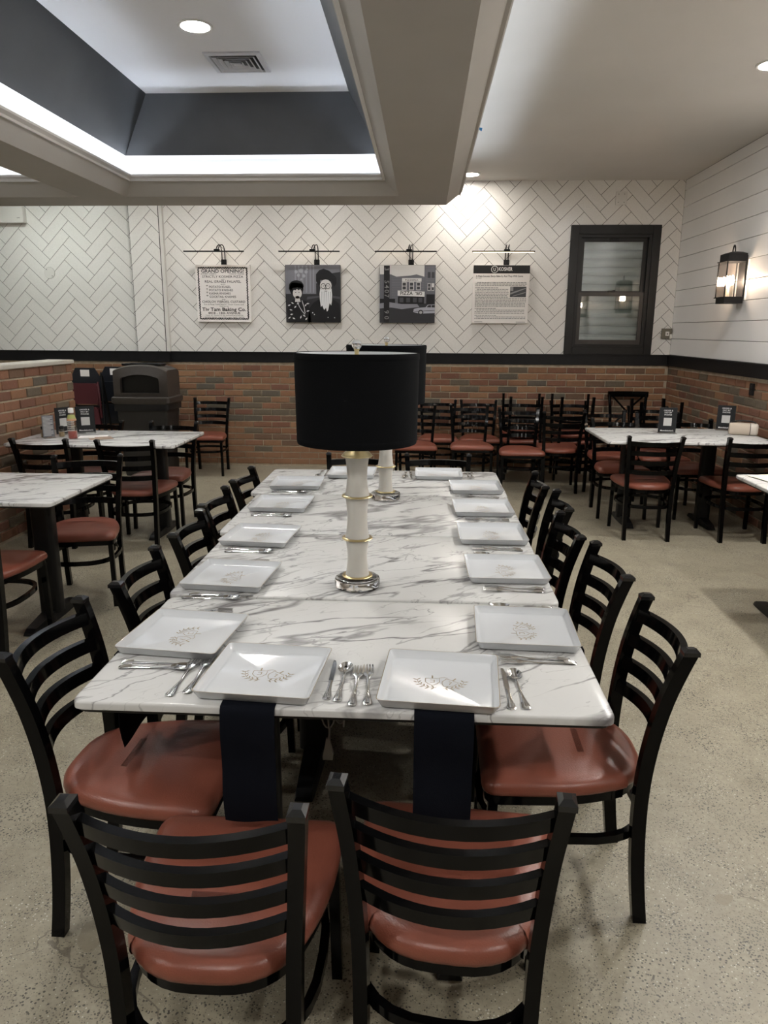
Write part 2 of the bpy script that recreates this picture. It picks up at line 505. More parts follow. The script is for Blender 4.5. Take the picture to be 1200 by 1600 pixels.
def herringbone(regions, W, L_, ox, oz, yface, th=.004, gap=.0021):
    """tiles of a 45 degree herringbone clipped to the region rectangles; returns a list of polygon lists"""
    e1 = Vector((1, 1))/sqrt(2); e2 = Vector((-1, 1))/sqrt(2)
    X0 = min(r[0] for r in regions); X1 = max(r[1] for r in regions)
    Z0 = min(r[2] for r in regions); Z1 = max(r[3] for r in regions)
    hp, vp = L_*sqrt(2), W*sqrt(2)
    res = []
    org = Vector((ox, oz)) - L_*e1 - W*e2
    for m_ in range(int((X0-ox)/hp)-2, int((X1-ox)/hp)+3):
        for k in range(int((Z0-oz)/vp)-6, int((Z1-oz)/vp)+7):
            base = org + k*W*(e1+e2) + m_*L_*(e1-e2)
            for (a0, a1, b0, b1) in ((0, L_, 0, W), (L_, L_+W, W-L_, W)):
                a0 += gap; b0 += gap; a1 -= gap; b1 -= gap
                poly = [tuple(base + a*e1 + b*e2) for a, b in ((a0, b0), (a1, b0), (a1, b1), (a0, b1))]
                pcs = [c for c in (clip(poly, *r) for r in regions) if len(c) > 2]
                pcs = [c for c in pcs if abs(sum(c[i-1][0]*c[i][1]-c[i][0]*c[i-1][1] for i in range(len(c)))) > 4e-4]
                if pcs: res.append(pcs)
    return res
TW, TL = .1155, .3445
WIN = (1.60, 2.39, 1.36, 2.55)
hidden = MB()
def lay(tiles, yf):
    for pcs in tiles:
        cx = sum(p[0] for p in pcs[0])/len(pcs[0]); cz = sum(p[1] for p in pcs[0])/len(pcs[0])
        tgt = hidden if (cz > 2.80 and cx < -.02) or cx < -4.62 else MB()
        for c in pcs:
            tgt.prism(c, yf, yf+.0045, lambda u, v, d: (u, d, v))
        if tgt is not hidden: obj('tile', tgt, TILE, wb)
lay(herringbone([(PX1+.03, WIN[0], RT, ZC), (WIN[1], XR, RT, ZC), (WIN[0], WIN[1], RT, WIN[2]), (WIN[0], WIN[1], WIN[3], ZC)], TW, TL, 1.083, 2.998, YB), YB-.0005)
lay(herringbone([(PX0+.006, PX1-.014, RT, ZC)], TW, TL, -3.045, 2.70, YB), YB-PD-.0005)
lay(herringbone([(-4.95, PX0-.002, RT, ZC)], TW, TL, -3.50, 2.76, YB), YB-.0005)
tag(obj('tile_field', hidden, TILE, wb), kind='stuff')

# --- bricks (one shared mesh, colour picked per brick)
def brick_mesh(L_, H_):
    b = MB(); l, h, g = L_/2, H_/2, .004
    ro = [(-l, 0, -h), (l, 0, -h), (l, 0, h), (-l, 0, h)]
    ro1 = [(-l, -.008, -h), (l, -.008, -h), (l, -.008, h), (-l, -.008, h)]
    ri = [(-l+g, -.012, -h+g), (l-g, -.012, -h+g), (l-g, -.012, h-g), (-l+g, -.012, h-g)]
    b.loft([ro, ro1, ri], True, False, True)
    return b.mesh('brick', BRICK)
BL, BH, BP = .205, .060, .0707
BM = brick_mesh(BL, BH)
def brick_wall(parent, place, length, rows, pitch_l, visible, limit=300, z0=.012, zp=BP):
    """place(s, z) -> (location, rz). Bricks in view become parts, the rest one joined part"""
    items = []
    for r in range(rows):
        z = z0 + zp*(r+.5)
        s = -(pitch_l/2 if r % 2 else 0)
        while s < length:
            a, b = max(s, 0)+.004, min(s+pitch_l, length)-.004
            if b-a > .03: items.append(((a+b)/2, b-a, z))
            s += pitch_l
    items.sort(key=lambda q: -visible(q[0], q[2]))
    rest = MB()
    for i, (s, l, z) in enumerate(items):
        loc, rz = place(s, z)
        jit = random.uniform(-.002, .002)
        if i < limit:
            o = link('brick', BM, parent, loc, (0, 0, rz), (l/BL*random.uniform(.985, 1), random.uniform(.7, 1.15), zp/BP*random.uniform(.95, 1.0)))
        else:
            c, s_ = cos(rz), sin(rz)
            hx = l/2
            p = lambda u, d, w: (loc[0]+u*c-d*s_, loc[1]+u*s_+d*c, loc[2]+w)
            rest.add([p(-hx, 0, -.028), p(hx, 0, -.028), p(hx, 0, .028), p(-hx, 0, .028), p(-hx, -.010, -.028), p(hx, -.010, -.028), p(hx, -.010, .028), p(-hx, -.010, .028)],
                     [(4,5,6,7),(0,1,5,4),(1,2,6,5),(2,3,7,6),(3,0,4,7)])
    if rest.v: tag(obj('brick_field', rest, BRICK, parent), kind='stuff')
# mortar panels and bricks, back wall
obj('mortar_bed', MB().box(XL, XR, YB-.006, YB+.004, 0, RB), MORTAR, wb)
brick_wall(wb, lambda s, z: ((XL+s, YB-.006, z), 0), XR-XL, 16, .213,
           lambda s, z: (2 if -3.5 < XL+s < 2.7 else 0) + z + (.35 if -2.0 < XL+s < 0 else 0), 300, .02)

# --- right wall
wr = struct('wall_right', MB().box(XR+.012, XR+.12, YF-.1, YB+.1, 0, ZC+.06), GROUT)
obj('mortar_bed', MB().box(XR+.005, XR+.0125, YF, YB, 0, RB), MORTAR, wr)
brick_wall(wr, lambda s, z: ((XR+.006, YB-s, z), pi/2 + pi), YB-YF, 16, .213, lambda s, z: -s + (.6 if s < 4.4 else -3), 300, .02)
zs = [RT] + [1.462+.1664*i for i in range(10)] + [ZC]
for i in range(len(zs)-1):
    a, b = zs[i]+.0022, zs[i+1]-.0022
    mbd = MB()
    c = .0015
    mbd.loft([[(XR+.012, y, a), (XR+.012, y, b), (XR+c, y, b), (XR, y, b-c), (XR, y, a+c), (XR+c, y, a)] for y in (YF, YB-.0055)])
    obj('board', mbd, BOARD, wr)

# --- chair rail, other walls
rb_ = MB().box(XL, PX0, YB-.026, YB+.002, RB, RT-.012).box(XL, PX0, YB-.034, YB+.002, RT-.012, RT)
struct('trim_1', rb_, RAIL)
struct('trim_2', MB().box(PX0, PX1+.03, YB-PD-.026, YB+.002, RB, RT-.012).box(PX0, PX1+.03, YB-PD-.034, YB+.002, RT-.012, RT), RAIL)
struct('trim_3', MB().box(PX1+.03, XR, YB-.026, YB+.002, RB, RT-.012).box(PX1+.03, XR, YB-.034, YB+.002, RT-.012, RT), RAIL)
struct('trim_4', MB().box(XR-.026, XR+.012, YF, YB-.035, RB, RT-.012).box(XR-.034, XR+.012, YF, YB-.035, RT-.012, RT), RAIL)
struct('wall_left', MB().box(XL-.1, XL, YF-.1, YB+.1, 0, ZC+.06), mat('warm_grey_paint', (.38, .36, .32), .6))
struct('wall_front', MB().box(XL, XR, YF-.1, YF, 0, ZC+.06), mat('taupe_paint', (.30, .27, .23), .6))

# --- low brick partition on the left with a pale cap
HX, HY0, HY1, HZ = -3.03, 2.55, 6.30, 1.245
wp = struct('wall_partition', MB().box(HX-.19, HX-.006, HY0, HY1-.006, 0, HZ), MORTAR)
brick_wall(wp, lambda s, z: ((HX-.006, HY0+s, z), pi/2), HY1-HY0, 16, .2205, lambda s, z: s + .3*z, 300, .02, .0764)
brick_wall(wp, lambda s, z: ((HX-.01-s, HY1-.006, z), pi), .18, 16, .2205, lambda s, z: 1, 40, .02, .0764)
capm = mat('stone_cap', (.55, .52, .46), .4, noise=(8, .08))
cp = MB()
o2 = arc_round([(HX-.215, HY0-.02), (HX+.02, HY0-.02), (HX+.02, HY1+.025), (HX-.215, HY1+.025)], .02, 4)
cp.loft([[(x, y, HZ) for x, y in o2], [(x, y, HZ+.022) for x, y in o2], [(HX-.0975+(x-HX+.0975)*.97, 4.425+(y-4.425)*.998, HZ+.028) for x, y in o2]])
obj('cap', cp, capm, wp)

# --- window: black casing, two sashes, glass, closed blind
FR = mat('black_window_paint', (.010, .0095, .009), .4, spec=.35, noise=(10, .15))
BRZ = mat('bronze_sash', (.030, .025, .022), .4)
PANE = thin_glass('window_glass', (.92, .95, .94), .10)
BLND = mat('dimmed_blind_slat', (.33, .36, .35), .45)  # white slats, greyed in colour to carry the dim window light
win = thing('window_1', None, None); win['kind'] = 'structure'
x0, x1, z0, z1 = 1.527, 2.462, RT, 2.622
for (a, b, c, d) in ((x0, WIN[0]+.01, z0, z1), (WIN[1]-.01, x1, z0, z1), (WIN[0]+.01, WIN[1]-.01, WIN[3]-.02, z1), (WIN[0]+.01, WIN[1]-.01, z0, WIN[2]+.01)):
    obj('casing', MB().cbox(((a+b)/2, YB-.014, (c+d)/2), (b-a, .034, d-c), .003), FR, win)
a, b, c, d = WIN
for q in ((a, a+.045, c, d), (b-.045, b, c, d), (a+.045, b-.045, d-.05, d), (a+.045, b-.045, c, c+.04)):
    obj('jamb', MB().box(q[0], q[1], YB-.012, YB+.10, q[2], q[3]), FR, win)
zm = 1.925
for nm, (q0, q1), yy in (('upper_sash', (zm-.012, d-.05), YB+.035), ('lower_sash', (c+.04, zm+.02), YB+.008)):
    s = obj(nm, MB().box(a+.045, a+.085, yy, yy+.022, q0, q1).box(b-.085, b-.045, yy, yy+.022, q0, q1)
            .box(a+.085, b-.085, yy, yy+.022, q0, q0+.045).box(a+.085, b-.085, yy, yy+.022, q1-.04, q1), BRZ if nm[0] == 'l' else FR, win)
    obj('pane', MB().box(a+.083, b-.083, yy+.008, yy+.012, q0+.043, q1-.038), PANE, s)
lk = obj('sash_lock', MB().cbox((1.995, YB+.002, zm+.028), (.07, .02, .016), .003).cbox((2.02, YB-.004, zm+.036), (.03, .012, .012), .002), BLACKM, win)
obj('tilt_latch', MB().cbox((1.995, YB+.03, d-.072), (.10, .02, .022), .003), BLACKM, win)
zz = c+.06
while zz < d-.06:
    sl = MB()
    sl.loft([[(x, YB+.115+.020*t-.030*sin(pi*t), zz + .094*t) for t in [k/5 for k in range(6)]] + [(x, YB+.118+.020*t-.030*sin(pi*t), zz+.094*t) for t in [k/5 for k in range(5, -1, -1)]] for x in (a+.05, b-.05)])
    obj('blind_slat', sl, BLND, win, smooth=50)
    zz += .088

# ================================================================== CHAIRS
POST = [(-.228, 0, .160), (-.213, .12, .160), (-.203, .25, .161), (-.200, .36, .163), (-.203, .45, .166), (-.213, .55, .172), (-.231, .65, .179), (-.255, .735, .186), (-.274, .79, .190)]
def post_at(z):
    for i in range(len(POST)-1):
        a, b = POST[i], POST[i+1]
        if a[1] <= z <= b[1]:
            t = (z-a[1])/(b[1]-a[1])
            return a[0]+t*(b[0]-a[0]), a[2]+t*(b[2]-a[2])
    return POST[-1][0], POST[-1][2]
SEAT2 = arc_round([(-.125, -.226), (.125, -.226), (.205, -.06), (.215, .205), (-.215, .205), (-.205, -.06)], [.10, .10, .12, .045, .045, .12], 6)
def ring_of(poly, k, z, cy=0.0):
    """poly moved inwards by k (approximately)"""
    out = []
    for x, y in poly:
        r = sqrt(x*x+(y-cy)**2)
        f = max((r-k)/r, .02)
        out.append((x*f, cy+(y-cy)*f, z))
    return out
def make_chair(label, vinyl=VINYL):
    t = thing('dining_chair', label, 'chair')
    s = MB()
    s.loft([ring_of(SEAT2, k, z) for k, z in ((.012, .386), (.001, .392), (-.002, .402), (.001, .415), (.010, .425), (.03, .432), (.07, .436), (.13, .4385))])
    obj('seat', s, vinyl, t, smooth=60)
    f = MB()
    A0, A1 = [ring_of(SEAT2, .010, z) for z in (.361, .386)], [ring_of(SEAT2, .032, z) for z in (.386, .361)]
    f.loft([A0[0], A0[1], A1[0], A1[1], A0[0]], True, False, False)
    obj('seat_frame', f, BLACK, t, smooth=40)
    for sx in (-1, 1):
        pts = spline([(sx*x, y, z) for y, z, x in POST], 3)
        p = MB(); wx, wy = .014, .0175
        p.loft([[(q.x-wx, q.y-wy, q.z), (q.x+wx, q.y-wy, q.z), (q.x+wx, q.y+wy, q.z), (q.x-wx, q.y+wy, q.z)] for q in pts])
        po = obj('back_post', p, BLACK, t, smooth=30)
        q = pts[-1]; c = MB()
        c.loft([[(q.x+a*k, q.y+b*k*1.25+dy, q.z+dz) for a, b in ((-1,-1),(1,-1),(1,1),(-1,1))] for k, dz, dy in ((.0155, -.006, 0), (.0155, .004, 0), (.007, .011, 0))])
        obj('post_cap', c, CAPM, po)
        l = MB(); lx = sx*.187; wq = .0125
        l.loft([[(lx+sx*dx-wq, y-wq, z), (lx+sx*dx+wq, y-wq, z), (lx+sx*dx+wq, y+wq, z), (lx+sx*dx-wq, y+wq, z)] for dx, y, z in ((.006, .186, 0), (.003, .180, .2), (0, .176, .365))])
        obj('leg', l, BLACK, t)
    for zc in (.740, .668, .596, .524):
        yb, xb = post_at(zc); h = .0168; n = 12; b = MB(); rings = []
        for k in range(n+1):
            u = -1+2*k/n
            x = u*(xb-.006); bow = .052*(1-u*u)
            nx, ny = -2*.052*u/ (xb), -1.0          # outward normal of the bow
            ln = sqrt(nx*nx+1); nx, ny = -nx/ln, ny/ln
            y = yb+.004-bow
            th = .009
            tl = .22*h                               # slats lean back with the posts
            rings.append([(x+nx*th, y+ny*th+tl, zc-h), (x-nx*th, y-ny*th+tl, zc-h), (x-nx*th, y-ny*th-tl, zc+h), (x+nx*th, y+ny*th-tl, zc+h)])
        b.loft(rings)
        obj('slat', b, BLACK, t, smooth=35)
    r = MB(); rings = []
    n = 28; a_, b_, e_ = .188, .218, 2.7
    for k in range(n):
        th = 2*pi*k/n
        cx_, sy_ = cos(th), sin(th)
        x = a_*math.copysign(abs(cx_)**(2/e_), cx_); y = -.018 + b_*math.copysign(abs(sy_)**(2/e_), sy_)
        q = Vector((x, y+.018)).normalized()
        rings.append([(x-q.x*.009, y-q.y*.009, .249), (x+q.x*.009, y+q.y*.009, .249), (x+q.x*.009, y+q.y*.009, .271), (x-q.x*.009, y-q.y*.009, .271)])
    rings.append(rings[0])
    r.loft(rings, True, False, False)
    obj('stretcher_ring', r, BLACK, t, smooth=40)
    return t
proto = {}
def chair(x, y, face, label, group, worn=False, inv=False, z=0):
    """x, y: seat centre; face: heading of the seat front in degrees (90 = away from the camera)"""
    rz = RD(face-90)
    rot = (0, 0, rz) if not inv else (pi, 0, rz)
    loc = (x, y, z) if not inv else (x, y, .881+z)
    k = worn
    if k not in proto:
        t = make_chair(label, VINYLW if worn else VINYL); proto[k] = t
        t.location = loc; t.rotation_euler = rot; t['group'] = group
        return t
    return dup(proto[k], loc, rot, label, group)
def by_tops(tx, ty, face, *a, **k):
    return chair(tx+.270*cos(RD(face)), ty+.270*sin(RD(face)), face, *a, **k)

G1 = 'chairs around the long table'
ORD = ['nearest', 'second', 'third', 'fourth', 'farthest']
def side_label(i, side):
    if i in (0, 4): return 'black ladder-back chair with rust seat, %s on the %s side of long table' % (ORD[i], side)
    return 'black ladder-back chair with rust seat, %s from front on long table\'s %s side' % (ORD[i], side)
for i, (x, y, a) in enumerate([(-.957, 1.716, -1.5), (-.911, 2.224, 3), (-.919, 2.769, 2), (-.944, 3.244, 0), (-.941, 3.775, -1)]):
    by_tops(x, y, a, side_label(i, 'left'), G1)
for i, (x, y, a) in enumerate([(.646, 1.850, 179), (.633, 2.394, 182), (.584, 2.850, 181), (.636, 3.292, 178), (.604, 3.752, 179)]):
    by_tops(x, y, a, side_label(i, 'right'), G1)
by_tops(-.376, 1.012, 90, 'black ladder-back chair with rust seat, left of two at the near end', G1)
by_tops(.056, 1.081, 85, 'black ladder-back chair with rust seat, right of two at the near end', G1)
by_tops(-.386, 4.475, 271, 'black ladder-back chair at the far end of long table, left of two', G1)
by_tops(.096, 4.48, 271, 'black ladder-back chair at the far end of long table, right of two', G1)

G2 = 'chairs at the left tables by the brick partition'
chair(-2.11, 3.315, 92, 'rust seated ladder-back chair cut off by left edge, under the nearer left table', G2)
chair(-1.95, 4.00, 282, 'ladder-back chair with worn brown seat between the two left marble tables', G2, worn=True)
by_tops(-2.03, 4.888, 92, 'ladder-back chair with worn seat at right of sauce table\'s near side', G2, worn=True)
by_tops(-2.637, 4.898, 90, 'black ladder-back chair at sauce table\'s near side beside the brick partition', G2)
by_tops(-2.047, 5.957, 269, 'ladder-back chair with worn seat at right of sauce table\'s far side', G2, worn=True)
by_tops(-2.673, 5.965, 267, 'black ladder-back chair at sauce table\'s far side in front of high chairs', G2, worn=True)
by_tops(-2.345, 8.13, 272, 'lone rust seated ladder-back chair against back wall beside the trash bin', 'chairs along the back wall')

G3 = 'chairs around the right corner table'
by_tops(1.691, 5.405, 87, 'rust seated ladder-back chair at left of right corner table\'s near side', G3)
by_tops(2.40, 5.395, 90, 'rust seated ladder-back chair at right of right corner table\'s near side', G3)
chair(1.68, 6.30, 270, 'rust seated ladder-back chair at left of right corner table\'s far side', G3)
chair(2.32, 6.31, 269, 'rust seated ladder-back chair at right of right corner table\'s far side', G3, worn=True)
G4 = 'chairs stored along the back wall'
chair(-.067, 7.36, 270, 'stored ladder-back chair half hidden behind lamp shades, front row, leftmost', G4)
chair(.486, 7.43, 272, 'stored ladder-back chair in front row facing out, second from lamp shades', G4)
chair(.947, 7.13, 270, 'stored ladder-back chair in front row facing out, pulled furthest forward', G4)
by_tops(1.335, 7.055, 90, 'stored ladder-back chair in front row turned toward the back wall', G4)
chair(1.76, 6.97, 272, 'stored ladder-back chair behind right corner table, left one facing out', G4)
chair(2.21, 6.86, 268, 'stored ladder-back chair behind right corner table, right one facing out', G4)
chair(.165, 7.925, 270, 'stored ladder-back chair in back row against brick, first from lamp shades', G4)
chair(.607, 7.92, 270, 'stored ladder-back chair in back row against brick, second from lamp shades', G4)
chair(1.06, 7.92, 270, 'stored ladder-back chair in back row carrying the left upside-down chair', G4)
chair(1.06, 7.92, 270, 'upside-down ladder-back chair, left one of three stacked on stored chairs', G4, inv=True)
chair(1.585, 7.93, 270, 'stored ladder-back chair in back row carrying the middle upside-down chair', G4)
chair(1.585, 7.93, 270, 'upside-down ladder-back chair, middle one of three stacked on stored chairs', G4, inv=True)
chair(2.28, 7.42, 268, 'stored ladder-back chair near right wall carrying the right upside-down chair', G4)
chair(2.28, 7.42, 92, 'upside-down ladder-back chair, right one of three stacked, near brick corner', G4, inv=True)

# cross-back chair in the corner
t = thing('cross_back_chair', 'black wooden cross-back chair stored in the corner behind upside-down chair', 'chair', (2.22, 7.975, 0), pi)
obj('seat', MB().loft([[(x, y, z) for x, y in arc_round([(-.2, -.19), (.2, -.19), (.21, .2), (-.21, .2)], .04)] for z in (.43, .465)]), BLACK, t)
for sx in (-1, 1):
    obj('leg', MB().tube([(sx*.18, .17, 0), (sx*.18, .165, .43)], .017), BLACK, t, smooth=40)
    obj('back_post', MB().tube(spline([(sx*.18, -.2, 0), (sx*.18, -.17, .45), (sx*.185, -.2, .7), (sx*.20, -.235, .89)], 4), .017), BLACK, t, smooth=40)
    obj('cross_bar', MB().loft([[(sx*a*.17+d, -.19-.03*(z-.5)/.36-.03*(1-abs(a)), z) for d in (-.013, .013)] + [(sx*a*.17+d, -.20-.03*(z-.5)/.36-.03*(1-abs(a))-.004, z) for d in (.013, -.013)] for a, z in ((-1, .52), (-.5, .605), (0, .69), (.5, .775), (1, .86))]), BLACK, t)
rl = MB(); rings = []
for k in range(11):
    u = -1+.2*k
    y = -.225-.045*(1-u*u)
    rings.append([(u*.215, y+a*.012, .875+b*.03) for a, b in ((-1, -1), (1, -1), (1.3, 0), (1, 1), (-1, 1), (-1.3, 0))])
rl.loft(rings); obj('top_rail', rl, BLACK, t, smooth=50)
obj('bottom_rail', MB().cbox((0, -.19, .51), (.36, .02, .03)), BLACK, t)
for sx in (-1, 1): obj('side_rail', MB().cbox((sx*.18, 0, .22), (.02, .34, .025)), BLACK, t)

# ================================================================== TABLES
def table(x0, x1, y0, y1, label, group=None, cols=None, oy=0, zt=.75):
    cx, cy = (x0+x1)/2, (y0+y1)/2
    t = thing('dining_table', label, 'table', (cx, cy, 0), 0, group)
    a, b = (x1-x0)/2, (y1-y0)/2
    ol = arc_round([(-a, -b), (a, -b), (a, b), (-a, b)], .03, 5)
    def inset(k): return [(x-math.copysign(k, x), y-math.copysign(k, y)) for x, y in ol]
    m_ = MB().loft([[(x, y, zt+z) for x, y in inset(k)] for k, z in ((.004, -.021), (.0, -.018), (0, -.006), (.002, -.0015), (.006, 0))])
    obj('tabletop', m_, MARBLE, t, smooth=50)
    obj('underside_panel', MB().loft([[(x, y, zt+z) for x, y in inset(.008)] for z in (-.028, -.021)]), WOODB, t)
    for px in ([q-cx for q in cols] if cols else (-.33, .33)):
        rr = arc_round([(-.055, -.045), (.055, -.045), (.055, .045), (-.055, .045)], .03, 4)
        obj('column', MB().loft([[(px+x, oy+y, z) for x, y in rr] for z in (.045, zt-.038)]), BLACKM, t, smooth=40)
        fb = MB()
        L_ = min(b-.06, .29)-abs(oy)*.3
        fb.loft([[(px-w_, oy+y, 0.004), (px+w_, oy+y, 0.004), (px+w_*.8, oy+y, h), (px-w_*.8, oy+y, h)] for y, w_, h in ((-L_, .030, .02), (-L_+.03, .034, .034), (-.06, .042, .056), (.06, .042, .056), (L_-.03, .034, .034), (L_, .030, .02))])
        obj('foot_bar', fb, BLACKM, t)
        for sy in (-1, 1):
            obj('glide', MB().lathe([(.014, 0), (.014, .006)], (px, oy+sy*(L_-.03), 0), 12), BLACKM, t)
        obj('top_plate', MB().cbox((px, oy*.5, zt-.033), (.12, min(2*b-.25, .5), .010)), BLACKM, t)
    return t
GT = 'marble tables pushed together into one long table'
table(-.750, .415, 1.405, 2.055, 'white marble laminate table at the near end of the long row', GT, (-.42, .09))
table(-.765, .415, 2.072, 2.778, 'white marble table second from near end, under the front lamp', GT, (-.375, .045))
table(-.805, .418, 2.786, 3.505, 'white marble table third from near end, under the rear lamp', GT, (-.38, .045))
table(-.848, .420, 3.513, 4.165, 'white marble laminate table at the far end of the long row', GT, (-.405, .065))
GS = 'marble side tables'
table(-2.93, -1.705, 3.21, 3.925, 'nearer of two left marble tables, bare, cut off by the left edge', GS, None, .09)
table(-2.93, -1.715, 4.95, 5.70, 'left marble table with sauce bottle, against the low brick partition', GS, None, .105)
table(1.36, 2.60, 5.45, 6.27, 'right marble table with black signs and speaker, against the brick wall', GS, (1.67, 2.31), .165)
table(1.775, 2.635, 3.45, 4.215, 'marble table cut off by the right edge, with paper napkins on it', GS, (1.96, 2.45))

# ================================================================== TABLE LAMPS
def lamp(x, y, label):
    t = thing('table_lamp', label, 'lamp', (x, y, .75), 0, 'alabaster lamps on the long table')
    obj('base', MB().lathe([(.060, 0), (.069, .003), (.071, .010), (.071, .024), (.068, .030), (.060, .033)], (0, 0, .0005), 40), GLASS, t, smooth=50)
    zs_ = [(.038, .155), (.161, .288), (.294, .412)]
    for a, b in zs_:
        h = b-a
        obj('stem_segment', MB().lathe([(.0365-.006*sin(pi*k/12)+(.001 if k == 0 else 0), a+h*k/12) for k in range(13)], (0, 0, 0), 32), ALAB, t, smooth=50)
    for z in (.0340, .155, .288, .412):
        obj('ring', MB().lathe([(.034, 0), (.046, .0005), (.048, .003), (.046, .0055), (.034, .006)], (0, 0, z), 32), BRASS, t, smooth=50)
    obj('neck', MB().lathe([(.044, .418), (.040, .424), (.014, .437), (.011, .445), (.011, .475), (.016, .477), (.016, .50), (.009, .502)], (0, 0, 0), 28), BRASS, t, smooth=45)
    obj('bulb', MB().lathe([(.012, .502), (.014, .515), (.026, .54), (.030, .56), (.026, .58), (.012, .593), (.002, .596)], (0, 0, 0), 20), WHITE, t, smooth=60)
    for sx in (-1, 1):
        obj('harp_rod', MB().tube(spline([(sx*.018, 0, .478), (sx*.05, 0, .52), (sx*.055, 0, .60), (sx*.03, 0, .68), (0, 0, .708)], 5), .0025, 6), BRASS, t, smooth=60)
    sh = MB(); n = 56
    sh.lathe([(.1765, .458), (.1775, .456), (.1785, .460), (.1795, .480), (.1825, .700), (.1825, .716), (.1815, .718), (.1805, .716)], (0, 0, 0), n, False)
    so = obj('shade', sh, SHADE, t, smooth=50)
    obj('lining', MB().lathe([(.1755, .459), (.1800, .716)], (0, 0, 0), n, False), LINING, so, smooth=50)
    for zb_, rb2 in ((.463, .1792), (.700, .1830)):
        obj('trim_band', MB().lathe([(rb2, 0), (rb2+.0006, .002), (rb2+.0006, .012), (rb2, .014)], (0, 0, zb_), n, False), SHADE, so, smooth=50)
    sp = MB()
    for k in range(3):
        a = 2*pi*k/3+.4
        sp.tube([(0, 0, .706), (.05*cos(a), .05*sin(a), .702), (.179*cos(a), .179*sin(a), .708)], .0018, 6)
    obj('spider', sp, BRASS, t)
    fi = obj('finial', MB().lathe([(.010, .704), (.010, .712), (.006, .714), (.007, .724), (.009, .728)], (0, 0, 0), 16), BRASS, t, smooth=40)
    obj('ball', MB().lathe([(.0145*sin(pi*k/14)+1e-4, .7405-.0145*cos(pi*k/14)) for k in range(15)], (0, 0, 0), 24), GLASS, fi, smooth=60)
    return t
lamp(-.196, 2.185, 'front table lamp, black drum shade on white alabaster stem with clear base')
lamp(-.172, 3.43, 'rear table lamp with black drum shade, mostly hidden behind the front lamp')

# clear lamp cord bundled under the near table
t = thing('power_cord', 'clear lamp cord bundled and hanging under the near end of long table', 'cord', (-.215, 1.75, .70))
CORD = mat('clear_cord_plastic', (.42, .40, .37), .25, trans=.3)
for k, (dx, rw, h, tw) in enumerate([(0, .018, .065, 0), (.012, .022, .075, .5), (-.010, .028, .060, 1.1), (.02, .015, .085, 1.8), (-.02, .024, .09, .2)]):
    obj('loop', MB().tube([(dx+rw*sin(a)*cos(tw), rw*sin(a)*sin(tw), -.105+h*cos(a)) for a in [2*pi*i/24 for i in range(24)]], .0022, 6, closed=True), CORD, t, smooth=60)
obj('drop', MB().tube(spline([(0, 0, .008), (.004, .004, -.05), (-.02, 0, -.15), (-.018, 0, -.205), (-.022, 0, -.23)], 5), .0026, 6), CORD, t, smooth=60)
obj('plug', MB().loft([[(-.022+a*k, b*k*.7, z) for a, b in ((-1,-1),(1,-1),(1,1),(-1,1))] for k, z in ((.005, -.225), (.007, -.24), (.014, -.275), (.013, -.285))]), CORD, t)
obj('label_tag', MB().cbox((.012, -.02, -.09), (.024, .001, .07)), mat('red_tag', (.35, .06, .05), .5), t)

# ================================================================== TABLEWARE
def ribbon(mb, pts, w_, z):
    P = [Vector(p) for p in pts]; L_, R_ = [], []
    for i, p in enumerate(P):
        d = (P[min(i+1, len(P)-1)]-P[max(i-1, 0)]).normalized()
        n = Vector((-d.y, d.x))*w_/2
        L_.append((*(p+n), z)); R_.append((*(p-n), z))
    n = len(P)
    mb.add(L_+R_, [(i, i+1, n+i+1, n+i) for i in range(n-1)])
def emblem_mb():
    b = MB(); z = 0
    def tr(pts, dx, dy, a, s=1): return [(dx+s*(x*cos(a)-y*sin(a)), dy+s*(x*sin(a)+y*cos(a))) for x, y in pts]
    body = [(-.016, .014), (-.016, -.004), (-.010, -.013), (0, -.021), (.010, -.013), (.016, -.004), (.016, .014), (-.016, .014)]
    stem = [(0, .014), (0, .028)]
    let1 = [(-.005, .006), (.004, .006), (.004, -.006), (-.005, -.006)]
    let2 = [(-.005, .006), (.003, .006), (.003, -.001), (.005, -.006)]
    for dx, dy, a, l in ((-.018, .003, .06, let1), (.020, -.002, -.55, let2)):
        ribbon(b, tr(body, dx, dy, a), .0016, z); ribbon(b, tr(stem, dx, dy, a), .0032, z); ribbon(b, tr(l, dx, dy, a), .0022, z)
    for sx in (-1, 1):
        br = spline([(sx*.008, -.028, 0), (sx*.03, -.026, 0), (sx*.047, -.012, 0), (sx*.054, .010, 0)], 4)
        ribbon(b, [(p.x, p.y) for p in br], .0012, z)
        for i, p in list(enumerate(br[1:]))[::2]:
            for sd in (-1, 1):
                a = atan2(br[min(i+2, len(br)-1)].y-br[i].y, br[min(i+2, len(br)-1)].x-br[i].x) + sd*.9
                l = .0125
                q = (p.x+l*cos(a), p.y+l*sin(a)); mx, my = (p.x+q[0])/2, (p.y+q[1])/2
                nx, ny = -sin(a)*.0019, cos(a)*.0019
                b.add([(p.x, p.y, z), (mx+nx, my+ny, z), (*q, z), (mx-nx, my-ny, z)], [(0, 1, 2, 3)])
    tops = spline([(-.004, .02, 0), (.006, .024, 0), (.016, .022, 0)], 3)
    ribbon(b, [(p.x, p.y) for p in tops], .0014, z)
    return b
EMB = emblem_mb().mesh('emblem', GOLD, fixn=False)
PS = .131
